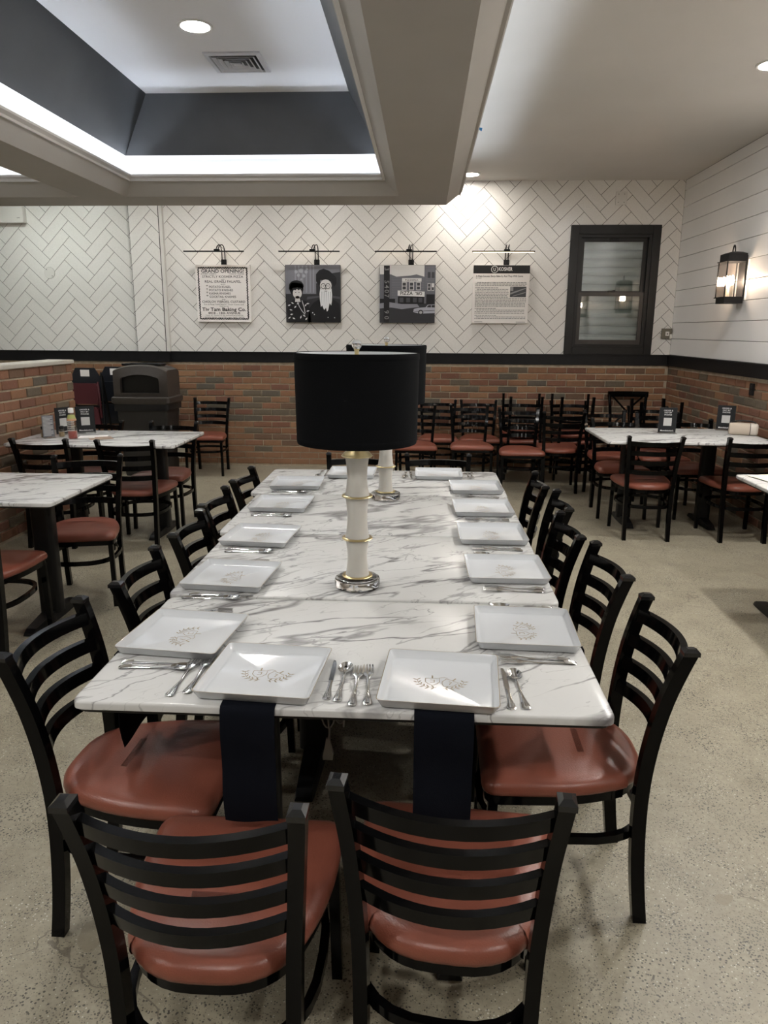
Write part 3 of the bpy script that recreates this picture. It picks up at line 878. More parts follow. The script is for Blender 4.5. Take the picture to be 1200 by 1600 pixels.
def plate_meshes():
    def sq(h, r): return arc_round([(-h, -h), (h, -h), (h, h), (-h, h)], r, 4)
    b = MB()
    prof = [(PS-.012, .0), (PS-.009, .002), (PS-.001, .0205), (PS, .0215), (PS-.0025, .0215), (PS-.012, .0045), (PS-.016, .0032)]
    b.loft([[(x, y, z) for x, y in sq(h, .012)] for h, z in prof])
    g = MB()
    g.loft([[(x, y, .0217) for x, y in sq(PS-.0002, .012)], [(x, y, .0217) for x, y in sq(PS-.0017, .012)]], True, False, False)
    return b.mesh('square_plate', PLATE, 50), g.mesh('gold_rim', GOLD)
PM, GM = plate_meshes()
def strip(mb, prof, zf, n_w=3):
    """prof: (y, halfwidth); curved thin strip"""
    rings = []
    for y, h in prof:
        z = zf(y)
        rings.append([(-h, y, z+.0004), (-h*.6, y, z+.0016), (h*.6, y, z+.0016), (h, y, z+.0004), (h*.6, y, z-.0006), (-h*.6, y, z-.0006)])
    mb.loft(rings)
HAND = [(-.090, .004), (-.088, .0085), (-.082, .010), (-.070, .0088), (-.055, .0062), (-.035, .0045), (-.015, .0036), (.010, .0034), (.030, .0040)]
def fork_mesh():
    b = MB(); zf = lambda y: .0012 + (.010*max(0, (y-.0)/.06)*max(0, 1-(y-.0)/.14) if y > 0 else .006*max(0, -(y+.02)/.07)*max(0, (y+.1)/.07)) 
    strip(b, HAND + [(.040, .008), (.046, .0115), (.055, .0125)], zf)
    for k in range(4):
        x = -.0102+.0068*k; rings = []
        for y, h in ((.053, .0022), (.075, .0019), (.092, .0014), (.097, .0006)):
            z = zf(y); rings.append([(x-h, y, z), (x+h, y, z), (x+h, y, z+.0014), (x-h, y, z+.0014)])
        b.loft(rings)
    for k in (-1, 0, 1): strip_(b, k)
    return b.mesh('fork', SILVER, 50)
def strip_(b, k):
    b.loft([[(k*.004-.0008, y, z), (k*.004+.0008, y, z), (k*.004, y, z+.0012)] for y, z in ((-.086, .0035), (-.075, .0052), (-.06, .0056))])
def spoon_mesh():
    b = MB(); zf = lambda y: .0012 + (.008*max(0, y/.05)*max(0, 1-y/.09) if y > 0 else .006*max(0, -(y+.02)/.07)*max(0, (y+.1)/.07))
    strip(b, HAND + [(.038, .0048)], zf)
    for k in (-1, 0, 1): strip_(b, k)
    n, mr = 20, 6; cy, a, c = .064, .0175, .029
    rings = []
    for i in range(mr+1):
        t = i/mr
        rings.append([(a*(t+.001)*cos(2*pi*j/n), cy+c*(t+.001)*sin(2*pi*j/n), .0018+.0075*t*t) for j in range(n)])
    for i in range(mr, -1, -1):
        t = i/mr
        rings.append([(a*(t*.985+.001)*cos(2*pi*j/n), cy+c*(t*.985+.001)*sin(2*pi*j/n), .0006+.0075*t*t) for j in range(n)])
    b.loft(rings)
    return b.mesh('spoon', SILVER, 60)
def knife_mesh():
    b = MB(); zf = lambda y: .0014
    strip(b, HAND[:-2] + [(0, .0048)], zf)
    for k in (-1, 0, 1): strip_(b, k)
    out = [(-.005, -.002), (.005, -.002), (.0052, .05), (.0048, .085), (.001, .104), (-.0045, .108), (-.005, .09)]
    b.prism(out, .0006, .0018)
    return b.mesh('knife', SILVER, 40)
FM, SM, KM = fork_mesh(), spoon_mesh(), knife_mesh()

ZT = .7502
def setting(px, py, face, phrase, jit=0, plate_rot=0):
    """plate centre, heading of the diner in degrees, words that name the plate"""
    a = RD(face-90)
    def P(x, y): return (px+x*cos(a)-y*sin(a), py+x*sin(a)+y*cos(a))
    t = thing('square_plate', 'square white plate with gold dreidel crest, %s' % phrase[0], 'plate', (px, py, ZT+.0026), a+plate_rot, 'square plates on the long table')
    link('dish', PM, t); link('gold_rim', GM, t); link('emblem', EMB, t, (0, .004, .0036))
    ph = phrase[1]
    R = lambda q: random.uniform(-q, q)
    for nm, me, x, y, lab, g in (('fork', FM, -.186+R(.006), -.015+R(.008), 'outer silver fork', 'forks'), ('fork', FM, -.160+R(.004), -.008+R(.008), 'inner silver fork', 'forks'),
                                 ('knife', KM, .152+R(.004), -.012+R(.008), 'silver knife', 'knives'), ('spoon', SM, .180+R(.005), -.010+R(.01), 'silver spoon', 'spoons')):
        q = P(x, y)
        o = link(nm, me, None, (q[0], q[1], ZT), (0, 0, a+R(.06)))
        tag(o, '%s beside the %s' % (lab, ph), nm, '%s on the long table' % g)
OP = ['nearest', 'second', 'third', 'fourth', 'farthest']
for i, (x, y, r) in enumerate([(-.607, 1.752, -.10), (-.602, 2.222, -.08), (-.612, 2.70, -.08), (-.632, 3.235, -.03), (-.640, 3.705, .03)]):
    p = ('%s plate on long table\'s left side' % OP[i]) if i in (0, 4) else '%s plate from front on long table\'s left side' % OP[i]
    setting(x, y, 0, (p.replace('plate ', ''), p), plate_rot=r)
for i, (x, y, r) in enumerate([(.279, 1.845, -.04), (.282, 2.352, .02), (.274, 2.79, .01), (.272, 3.222, .02), (.272, 3.672, .03)]):
    p = ('%s plate on long table\'s right side' % OP[i]) if i in (0, 4) else '%s plate from front on long table\'s right side' % OP[i]
    setting(x, y, 180, (p.replace('plate ', ''), p), plate_rot=r)
setting(-.350, 1.543, 90, ('left of two at long table\'s near end', 'left of two plates at long table\'s near end'), plate_rot=-.07)
setting(.050, 1.530, 90, ('right of two at long table\'s near end', 'right of two plates at long table\'s near end'), plate_rot=-.07)
setting(-.385, 4.015, 270, ('left of two at long table\'s far end', 'left of two plates at long table\'s far end'))
setting(.092, 4.015, 270, ('right of two at long table\'s far end', 'right of two plates at long table\'s far end'))

# napkins hanging from under the plates
def napkin(x, y, face, w_, drop, label, skew=0):
    """x, y: point on the table edge; face: heading pointing in over the table"""
    a = RD(face-90)
    t = MB(); n = 9; th = .0014
    prof = [(.16, .0006), (.05, .0006), (.008, .0006), (0, -.001), (-.006, -.006), (-.0085, -.020)] + [(-.0085-.004*sin(k*1.3), -.02-(drop-.02)*k/8) for k in range(1, 9)]
    rings = []
    for i, (y_, z) in enumerate(prof):
        row = []
        for k in range(n):
            u = -1+2*k/(n-1)
            sk = skew*max(0, -z)/drop
            row.append((u*w_/2*(1-.04*max(0, -z)), y_-(.004*sin(u*2.5+z*14)*min(1, max(0, -z)*12)), z + (sk*u*.05 if i == len(prof)-1 else 0)))
        rings.append(row+[(p[0], p[1]+(th if z < -.003 else 0), p[2]-(0 if z < -.003 else .0) + (th if z >= -.003 else 0)) for p in reversed(row)])
    t.loft(rings)
    o = obj('napkin', t, NAVY, None, smooth=60, loc=(x, y, ZT), rot=(0, 0, a))
    tag(o, label, 'napkin', 'dark napkins hanging off the long table')
napkin(-.362, 1.405, 90, .118, .275, 'dark navy cloth napkin hanging from left plate at the near end')
napkin(.056, 1.405, 90, .126, .275, 'dark navy cloth napkin hanging from right plate at the near end')
napkin(-.750, 1.765, 0, .22, .27, 'dark napkin hanging over left edge above the nearest left chair seat', .1)
napkin(.415, 1.86, 180, .20, .21, 'dark napkin hanging over right edge above the nearest right chair seat', .1)

# ================================================================== WALL THINGS
TXTC = {}
def text_into(mb, s, cx, cz, h, width=None, align='CENTER', bold=0, d=0.0, mp=None, maxw=None):
    """lettering as flat outlines; cx, cz: centre line / baseline; h: capital height"""
    key = (s, bold)
    if key not in TXTC:
        cu = bpy.data.curves.new('lettering', 'FONT')
        cu.body = s; cu.size = 1; cu.resolution_u = 2; cu.offset = bold; cu.fill_mode = 'FRONT'
        o = bpy.data.objects.new('lettering', cu); COL.objects.link(o)
        dg = bpy.context.evaluated_depsgraph_get(); dg.update()
        me = bpy.data.meshes.new_from_object(o.evaluated_get(dg))
        TXTC[key] = ([tuple(v.co) for v in me.vertices], [tuple(p.vertices) for p in me.polygons])
        bpy.data.objects.remove(o); bpy.data.curves.remove(cu); bpy.data.meshes.remove(me)
    vs, fs = TXTC[key]
    if not vs: return
    x0 = min(v[0] for v in vs); x1 = max(v[0] for v in vs)
    sy = h/.70; sx = sy if not width else width/(x1-x0)
    if maxw and sx*(x1-x0) > maxw: sx = maxw/(x1-x0)
    off = {'CENTER': cx-(x0+x1)/2*sx, 'LEFT': cx-x0*sx, 'RIGHT': cx-x1*sx}[align]
    mp = mp or (lambda u, v, dd: (u, -dd, v))
    mb.add([mp(off+v[0]*sx, cz+v[1]*sy, d) for v in vs], fs)

def flat(mb, pts, d):
    mb.add([(u, -d, v) for u, v in pts], [tuple(range(len(pts)))])
def frect(mb, x0, x1, z0, z1, d): flat(mb, [(x0, z0), (x1, z0), (x1, z1), (x0, z1)], d)
def fell(mb, cx, cz, a, b, d, n=20): flat(mb, [(cx+a*cos(2*pi*k/n), cz+b*sin(2*pi*k/n)) for k in range(n)], d)
GR = {}
def grey(v, tint=(1, 1, 1), rough=.3):
    k = (round(v, 3), tint, rough)
    if k not in GR: GR[k] = mat('print_grey', tuple(v*c for c in tint), rough)
    return GR[k]
def layer(parent, name, v, tint=(1, 1, 1), rough=.3):
    class Lay:
        def __enter__(s): s.mb = MB(); return s.mb
        def __exit__(s, *a): obj(name, s.mb, v if not isinstance(v, (int, float)) else grey(v, tint, rough), parent, fixn=False)
    return Lay()
PW = .602; PZ0, PZ1 = 1.614, 2.217
def picture(xc, label, side):
    t = thing('wall_picture', label, 'picture', (xc, YB-.045, PZ0))
    h = PZ1-PZ0
    obj('panel', MB().cbox((0, .0225, h/2), (PW, .043, h), .002), side, t)
    return t, PW/2, h
# 1 poster
t, a, h = picture(-2.213, 'black and white poster reading GRAND OPENING with wavy black border', PAPER)
with layer(t, 'border', INK) as b:
    ins = .033; n = 46
    per = []
    for i in range(4*n):
        s_, k = divmod(i, n); f = k/n
        wv = .0065*sin(2*pi*f*n/2.3/1.0)
        x0_, z0_, x1_, z1_ = -a+ins, ins, a-ins, h-ins
        per.append([(x0_+(x1_-x0_)*f, z0_+wv), (x1_-wv, z0_+(z1_-z0_)*f), (x1_-(x1_-x0_)*f, z1_-wv), (x0_+wv, z1_-(z1_-z0_)*f)][s_])
    for i in range(len(per)):
        p, q = Vector(per[i]), Vector(per[(i+1) % len(per)])
        d_ = (q-p).normalized(); nn = Vector((-d_.y, d_.x))*.0055; ex = d_*.002
        flat(b, [tuple(p-nn-ex), tuple(q-nn+ex), tuple(q+nn+ex), tuple(p+nn-ex)], .0006)
with layer(t, 'lettering', INK) as b:
    T = lambda s, z, hh, wd=None, x=0, al='CENTER', bo=.0, mw=None: text_into(b, s, x, h*z, hh, wd, al, bo, .0006, None, mw)
    T('GRAND OPENING!', .862, .036, .47, bo=.018)
    T('SHOMER SHABBOS', .832, .011, .17, -.155, bo=.01); T('CHOLOV YISROEL', .832, .011, .17, .155, bo=.01)
    T('STRICTLY KOSHER PIZZA', .775, .024, .455, bo=.006)
    T('AND', .738, .011, .04)
    T('REAL ISRAELI FALAFEL', .69, .024, .40, bo=.006)
    T('ALSO', .652, .011, .05)
    for k, s in enumerate(('POTATO KUGEL', 'POTATO KNISHES', 'KASHA KNISHES', 'COCKTAIL KNISHES')):
        T('*', .598-.057*k-.010, .034, None, -.19, 'LEFT', .03); T(s, .598-.057*k, .023, None, -.155, 'LEFT', .006)
    T('AND', .388, .011, .04)
    T('CHOLOV YISROEL CUSTARD', .338, .024, .48, bo=.006)
    T('For A Real "HATANTI" Treat Come and', .300, .012, .44)
    T('Visit Us At', .268, .012, .10)
    T('Tiv Tam Baking Co.', .195, .036, .49, bo=.018)
    T('4418 - 18th AVENUE', .138, .024, .36, bo=.01)
    T('TAKE "B" TRAIN TO 9th AVENUE BROOKLYN', .108, .011, .42)
    T('OPEN SUN. thru FRI. also SAT. NITE', .072, .012, .44, bo=.01)
# 2 portrait print
BT = (.92, .94, 1.08)
t, a, h = picture(-1.223, 'black and white portrait print of a woman and a bearded man in hats', grey(.02))
u = lambda x: -a+PW*x
v = lambda z: h*z
poly = lambda pts: [(u(x), v(z)) for x, z in pts]
with layer(t, 'backdrop', .21, BT) as b:
    frect(b, u(.003), u(.997), v(.48), v(.997), .0004)
with layer(t, 'curtain_folds', .29, BT) as b:
    for x in (.17, .23, .30, .37, .44, .50): flat(b, poly([(x, .52), (x+.025, .52), (x+.03, .99), (x+.005, .99)]), .0008)
with layer(t, 'bouquet', .38, BT) as b:
    for x, z, r in ((.20, .88, .03), (.29, .90, .04), (.38, .88, .03), (.24, .82, .028), (.34, .81, .03), (.29, .75, .02), (.28, .66, .025), (.32, .60, .02), (.40, .93, .02)):
        fell(b, u(x), v(z), PW*r, h*r, .0011, 9)
with layer(t, 'dark_wall', .035, BT) as b:
    frect(b, u(.003), u(.997), v(.003), v(.50), .0012)
    flat(b, poly([(.56, .5), (.997, .5), (.997, .88), (.86, .86), (.70, .72), (.56, .68)]), .0012)
with layer(t, 'sofa_edge', .09, BT) as b:
    flat(b, poly([(.38, .40), (.62, .44), (.66, .47), (.40, .45)]), .0016); flat(b, poly([(.86, .47), (.99, .45), (.99, .41), (.86, .43)]), .0016)
with layer(t, 'coats', .012, BT) as b:
    flat(b, poly([(.05, .003), (.02, .22), (.06, .33), (.14, .40), (.30, .40), (.40, .36), (.44, .2), (.46, .003)]), .0020)
    flat(b, poly([(.40, .003), (.43, .25), (.52, .36), (.64, .42), (.84, .42), (.97, .34), (.995, .2), (.995, .003)]), .0020)
    fell(b, u(.20), v(.635), PW*.135, h*.10, .0020)
    flat(b, poly([(.06, .60), (.10, .50), (.31, .50), (.33, .60), (.30, .68), (.12, .70)]), .0020)
    flat(b, poly([(.56, .72), (.56, .84), (.62, .91), (.70, .935), (.80, .90), (.87, .84), (.93, .78), (.93, .68), (.88, .62), (.84, .72), (.64, .74), (.62, .62)]), .0020)
with layer(t, 'woman_face', .68, (1, .98, .98)) as b:
    fell(b, u(.215), v(.51), PW*.082, h*.095, .0026); flat(b, poly([(.17, .36), (.27, .36), (.25, .46), (.18, .46)]), .0026)
with layer(t, 'man_face', .68, (1, .98, .98)) as b:
    fell(b, u(.735), v(.645), PW*.105, h*.105, .0026)
with layer(t, 'hair_and_shadows', .03, BT) as b:
    flat(b, poly([(.12, .50), (.13, .60), (.30, .605), (.30, .55), (.27, .585), (.24, .56), (.21, .585), (.18, .56), (.15, .57)]), .0032)
    for x, z in ((.185, .525), (.245, .525)): fell(b, u(x), v(z), PW*.013, h*.007, .0032, 8)
    flat(b, poly([(.198, .461), (.215, .456), (.235, .461), (.215, .464)]), .0032)
    for x in (.69, .775):
        for k in range(14):
            p, q = [(u(x)+.038*cos(2*pi*(k+j)/14)*.72, v(.635)+.030*sin(2*pi*(k+j)/14)) for j in (0, 1)]
            p2, q2 = [(u(x)+.030*cos(2*pi*(k+j)/14)*.72, v(.635)+.023*sin(2*pi*(k+j)/14)) for j in (0, 1)]
            flat(b, [p, q, q2, p2], .0032)
        fell(b, u(x), v(.637), PW*.010, h*.007, .0032, 8)
    flat(b, poly([(.715, .645), (.75, .645), (.75, .637), (.715, .637)]), .0032)
    flat(b, poly([(.72, .60), (.745, .60), (.74, .575), (.725, .575)]), .0030)
    fell(b, u(.735), v(.548), PW*.03, h*.006, .0040, 8)
with layer(t, 'beard', .78, (.98, 1, 1.03)) as b:
    flat(b, poly([(.635, .60), (.66, .57), (.70, .565), (.77, .565), (.81, .57), (.838, .60), (.85, .48), (.845, .38), (.83, .30), (.80, .34), (.775, .22), (.75, .19), (.735, .26), (.70, .22), (.665, .30), (.64, .27), (.625, .40), (.62, .50)]), .0036)
with layer(t, 'beard_strands', .28, BT) as b:
    for x0_, x1_ in ((.66, .65), (.70, .695), (.74, .745), (.78, .785), (.815, .825)):
        flat(b, poly([(x0_, .54), (x0_+.008, .54), (x1_+.004, .32)]), .0040)
with layer(t, 'blouse_pattern', .68, (1, 1, 1.02)) as b:
    for x, z, an in ((.06, .30, .4), (.12, .34, -.5), (.17, .27, .7), (.09, .22, -.3), (.36, .30, .9), (.40, .20, .2), (.33, .12, -.6), (.06, .08, .6), (.14, .07, -.4), (.37, .06, .8), (.40, .33, .1), (.22, .33, .5), (.27, .09, 1.2), (.10, .14, .2)):
        flat(b, [(u(x)+cos(an)*.020, v(z)+sin(an)*.020), (u(x)-sin(an)*.008, v(z)+cos(an)*.008), (u(x)-cos(an)*.016, v(z)-sin(an)*.016), (u(x)+sin(an)*.008, v(z)-cos(an)*.008)], .0026)
    ribbon_pts = [(.20, .385), (.24, .28), (.29, .20), (.34, .14)]
    for i in range(3):
        p, q = ribbon_pts[i], ribbon_pts[i+1]; flat(b, poly([p, q, (q[0]+.012, q[1]), (p[0]+.012, p[1])]), .0026)
    for i in range(2):
        p, q = [(.29, .385), (.33, .26), (.345, .16)][i:i+2]; flat(b, poly([p, q, (q[0]+.012, q[1]), (p[0]+.012, p[1])]), .0026)
    for x, z in ((.49, .17), (.52, .14), (.77, .09), (.89, .085)): fell(b, u(x), v(z), .006, .006, .0026, 7)
# 3 street print
t, a, h = picture(-.193, 'black and white street photo print with pizza shop sign and parked car', grey(.03))
with layer(t, 'sky', .66) as b: frect(b, u(.003), u(.997), v(.5), v(.997), .0004)
with layer(t, 'facade', .16, BT) as b:
    flat(b, poly([(.003, .34), (.003, .84), (.20, .84), (.30, .80), (.55, .82), (.66, .84), (.80, .80), (.80, .997), (.997, .997), (.997, .34)]), .0008)
with layer(t, 'brick_courses', .22, BT) as b:
    for z in [.36+.028*k for k in range(16)]: frect(b, u(.22), u(.80), v(z), v(z+.006), .0011)
    for z in [.62+.028*k for k in range(13)]: frect(b, u(.82), u(.997), v(z), v(z+.006), .0011)
with layer(t, 'pale_windows', .70) as b:
    for x, z, w2, h2 in ((.40, .57, .085, .14), (.53, .57, .085, .14), (.66, .57, .075, .14), (.86, .56, .055, .13), (.93, .56, .05, .13)): frect(b, u(x), u(x+w2), v(z), v(z+h2), .0015)
    frect(b, u(.40), u(.75), v(.715), v(.775), .0015)
with layer(t, 'window_panes', .06, BT) as b:
    for x, z, w2, h2 in ((.412, .58, .06, .055), (.412, .645, .06, .055), (.542, .58, .06, .055), (.542, .645, .06, .055), (.67, .58, .055, .055), (.67, .645, .055, .055), (.868, .57, .04, .05), (.868, .63, .04, .05), (.937, .57, .036, .05), (.86, .78, .05, .10), (.93, .78, .05, .10)): frect(b, u(x), u(x+w2), v(z), v(z+h2), .0019)
with layer(t, 'shopfront', .018, BT) as b:
    frect(b, u(.33), u(.80), v(.33), v(.46), .0015); frect(b, u(.84), u(.99), v(.33), v(.50), .0015); frect(b, u(.003), u(.28), v(.33), v(.42), .0012)
with layer(t, 'shop_window', .09, BT) as b:
    for x in (.36, .48, .60, .70): frect(b, u(x), u(x+.07), v(.36), v(.44), .0019)
with layer(t, 'shop_sign', .80) as b: flat(b, poly([(.325, .475), (.81, .455), (.81, .545), (.325, .565)]), .0023)
with layer(t, 'shop_sign_lettering', .012) as b:
    text_into(b, 'PIZZA', u(.485), v(.487), .038, .135, 'CENTER', .012, .0027)
    text_into(b, '\u05e8\u05e9\u05db', u(.70), v(.487), .036, .075, 'CENTER', .02, .0027)
    text_into(b, 'PIZZERIA', u(.575), v(.73), .018, .14, 'CENTER', 0, .0021)
with layer(t, 'street', .045, BT) as b: frect(b, u(.003), u(.997), v(.003), v(.33), .0012)
with layer(t, 'snow_bank', .30, BT) as b: flat(b, poly([(.003, .25), (.003, .34), (.18, .36), (.40, .33), (.68, .33), (.72, .28), (.40, .24), (.20, .27)]), .0016)
with layer(t, 'car_body', .45, BT) as b: flat(b, poly([(.61, .19), (.62, .245), (.70, .265), (.83, .275), (.87, .32), (.997, .325), (.997, .175), (.78, .165), (.70, .17)]), .0022)
with layer(t, 'car_windows', .035, BT) as b:
    flat(b, poly([(.85, .275), (.885, .312), (.93, .314), (.93, .272)]), .0026); flat(b, poly([(.94, .272), (.94, .314), (.997, .315), (.997, .272)]), .0026)
    fell(b, u(.745), v(.185), PW*.048, h*.045, .0026, 18); flat(b, poly([(.63, .205), (.997, .225), (.997, .217), (.63, .198)]), .0026)
with layer(t, 'car_wheel', .45) as b: fell(b, u(.745), v(.185), PW*.028, h*.026, .0030, 14)
with layer(t, 'dark_band', .02, BT) as b: flat(b, poly([(.075, .003), (.075, .99), (.18, .99), (.175, .003)]), .0030)
with layer(t, 'digits', .26) as b:
    for s, z in (('3', .93), ('5', .71), ('4', .63), ('0', .55), ('7', .47), ('9', .19), ('0', .09)):
        z_ = v(z); text_into(b, s, 0, 0, .05, None, 'CENTER', .01, .0034, (lambda U, V, d: (u(.13)+V-.025, -d, z_-U)))
# 4 article
t, a, h = picture(.812, 'white printed article panel with black KOSHER header above small photo', PAPER)
with layer(t, 'header', INK) as b: frect(b, -a+.001, a-.001, v(.86), v(.998), .0005)
with layer(t, 'header_lettering', .75) as b:
    text_into(b, 'KOSHER', u(.57), v(.905), .036, .145, 'CENTER', .018, .0010)
    cx, cz, n = u(.375), v(.928), 24
    for k in range(n):
        p = [(cx+r*cos(2*pi*(k+j)/n), cz+r*sin(2*pi*(k+j)/n)) for r, j in ((.037, 0), (.037, 1), (.031, 1), (.031, 0))]; flat(b, p, .0010)
    text_into(b, 'U', cx, cz-.016, .034, .026, 'CENTER', .02, .0010)
with layer(t, 'title', INK) as b:
    text_into(b, 'A Pizza Success Story: Bake It, And They Will Come', u(.05), v(.80), .019, .50, 'LEFT', .012, .0006)
    text_into(b, 'By Staff', u(.05), v(.772), .009, .06, 'LEFT', 0, .0006)
rnd = random.Random(3)
with layer(t, 'body_text', .22) as b:
    z = .70; row = 0
    while z > .075:
        if row in (3, 16, 20): z -= .012
        x = .045 if row not in (0, 4, 17, 21) else .075
        xe = .955 if not 4 <= row <= 9 else .64
        if row in (3, 16, 20): xe = .45
        while x < xe-.02:
            l = min(rnd.uniform(.015, .06), xe-x)
            frect(b, u(x), u(x+l), v(z), v(z+.0105), .0006); x += l+.009
        z -= .0265; row += 1
    frect(b, u(.045), u(.19), v(.022), v(.030), .0006); frect(b, u(.79), u(.955), v(.022), v(.030), .0006)
with layer(t, 'article_photo', .04, BT) as b: frect(b, u(.665), u(.95), v(.455), v(.635), .0008)
with layer(t, 'photo_highlights', .28) as b:
    flat(b, poly([(.67, .50), (.94, .60), (.94, .615), (.67, .53)]), .0012); flat(b, poly([(.70, .465), (.94, .53), (.94, .545), (.72, .48)]), .0012); frect(b, u(.67), u(.72), v(.56), v(.63), .0012)

# picture lights
for x, who in ((-2.258, 'grand opening poster'), (-1.235, 'portrait print'), (-.212, 'street photo print'), (.808, 'kosher article panel')):
    t = thing('picture_light', 'slim black picture light with long bar above the %s' % who, 'picture light', (x, YB, 2.34), 0, 'picture lights over the wall prints')
    o = obj('bar', MB().loft([[(sx*.325, -.20+q[0], q[1]) for q in ((-.010, -.007), (.010, -.007), (.010, .007), (-.010, .007))] for sx in (-1, 1)]), BLACKM, t)
    if x > .5: obj('led_lens', MB().box(-.315, .315, -.207, -.193, -.0085, -.0072), PICE, o)
    else: obj('led_lens', MB().box(-.315, .315, -.1898, -.1885, -.006, .005), PICE, o)
    dx = .055
    for k in (-1, 1):
        obj('arm', MB().tube(spline([(dx+k*.016, -.012, -.10), (dx+k*.016, -.015, -.02), (dx+k*.016, -.03, .045), (dx+k*.014, -.09, .075), (dx+k*.012-.01, -.16, .06), (dx+k*.010-.02, -.198, .010)], 5), .005, 8), BLACKM, t, smooth=60)
    obj('pivot', MB().cbox((dx-.02, -.20, .014), (.06, .03, .02), .004), BLACKM, t)
    obj('backplate', MB().cbox((dx, -.006, -.10), (.06, .012, .07), .003), BLACKM, t)

# lanterns on the right wall (the second one stands beyond the right edge of the picture)
def lantern(y, label):
    t = thing('wall_lantern', label, 'wall lamp', (XR, y, 1.77), 0, 'wall lanterns')
    obj('backplate', MB().cbox((-.010, 0, .21), (.018, .13, .36), .003), BLACKM, t)
    D0, D1, HWY = -.178, -.018, .098
    obj('base_box', MB().box(D0+.006, D1, -HWY+.006, HWY-.006, 0, .045), BLACKM, t)
    obj('bottom_flange', MB().box(D0-.008, D1, -HWY-.008, HWY+.008, .045, .053), BLACKM, t)
    obj('top_flange', MB().box(D0-.008, D1, -HWY-.008, HWY+.008, .335, .343), BLACKM, t)
    obj('top_box', MB().box(D0+.006, D1, -HWY+.006, HWY-.006, .343, .40), BLACKM, t)
    obj('lid', MB().loft([[(x, y, z) for x, y in ((D0+.006+k, -HWY+.006+k), (D1-k, -HWY+.006+k), (D1-k, HWY-.006-k), (D0+.006+k, HWY-.006-k))] for k, z in ((0, .40), (.03, .412), (.06, .418))]), BLACKM, t)
    obj('loop', MB().tube([(-.098, .024*cos(a)*1.0, .415+.055*sin(a)) for a in [pi*k/12 for k in range(13)]], .006, 8), BLACKM, t, smooth=60)
    for x in (D0+.003, D1-.006):
        for y in (-HWY+.003, HWY-.003):
            obj('corner_rod', MB().cbox((x, y, .194), (.008, .008, .282)), BLACKM, t)
    LG = thin_glass('lantern_glass', (1, .97, .95), .06)
    for q in ((D0+.002, D0+.0035, -HWY+.008, HWY-.008), (D0+.008, D1-.01, -HWY+.002, -HWY+.0035), (D0+.008, D1-.01, HWY-.0035, HWY-.002)):
        obj('pane', MB().box(*q, .054, .334), LG, t)
    CNDL = mat('candle_sleeve', (.75, .68, .55), .5)
    for x, y in ((-.098, -.035), (-.098, .035), (-.135, 0)):
        c = obj('candle', MB().lathe([(.010, .053), (.010, .15)], (x, y, 0), 12), CNDL, t, smooth=40)
        obj('bulb', MB().lathe([(.006, .15), (.014, .17), (.0155, .185), (.011, .21), (.003, .228)], (x, y, 0), 14), BULBE, c, smooth=60)
lantern(6.65, 'black glass wall lantern with lit candle bulbs on the white board wall')
lantern(3.95, 'second black glass wall lantern further forward, past the picture edge')

# small wall fittings
o = thing('cover_plate', 'white square blank cover plate on tiles above the window', 'cover plate', (2.024, YB, 2.885))
obj('plate', MB().cbox((0, -.005, 0), (.118, .010, .13), .003), WHITE, o)
for x, z in ((-.03, .04), (.03, .04), (-.03, -.04), (.03, -.04)):
    obj('screw', MB().lathe([(.005, 0), (.004, .0015)], (0, 0, 0), 8).xf(Matrix.Translation((x, -.0102, z)) @ Matrix.Rotation(pi/2, 4, 'X')), grey(.2), o)
o = thing('cover_plate', 'white round cover plate on the tiles left of the pilaster', 'cover plate', (-4.168, YB, 2.134))
obj('disc', MB().lathe([(.062, 0), (.062, .006), (.058, .010)], (0, 0, 0), 28).xf(Matrix.Rotation(pi/2, 4, 'X')), WHITE, o, smooth=40)
for x, z in ((-.03, .035), (.03, -.035)):
    obj('screw', MB().lathe([(.006, 0), (.005, .0015)], (0, 0, 0), 8).xf(Matrix.Translation((x, -.0102, z)) @ Matrix.Rotation(pi/2, 4, 'X')), grey(.2), o)
o = thing('alarm_box', 'white wall box high on the tiles at the far left', 'wall box', (-4.50, YB, 2.645))
obj('cover', MB().cbox((0, -.04, .085), (.27, .08, .17), .006), WHITE, o)
with layer(o, 'marking', INK) as b: text_into(b, 'DSC', .085, .045, .012, None, 'CENTER', .01, .0806)
o = thing('junction_box', 'small open metal junction box with white cover beside the window', 'electrical box', (2.612, YB, 1.518))
obj('back_box', MB().box(-.05, .05, -.035, 0, -.052, .052), mat('dull_steel', (.16, .15, .12), .45, metal=.5), o)
obj('insert', MB().cbox((.005, -.037, -.002), (.04, .006, .045), .002), WHITE, o)
obj('button', MB().cbox((.005, -.041, -.004), (.012, .004, .012), .001), INK, o)
obj('side_plate', MB().cbox((.045, -.042, -.03), (.028, .006, .045), .002), WHITE, o)
o = thing('wall_outlet', 'small black outlet in the right brick wall under the lantern', 'outlet', (XR, 6.19, 1.085))
obj('plate', MB().cbox((-.012, 0, 0), (.012, .075, .095), .003), BLACKM, o)
for z in (-.022, .022): obj('socket', MB().cbox((-.019, 0, z), (.003, .034, .028), .001), INK, o)

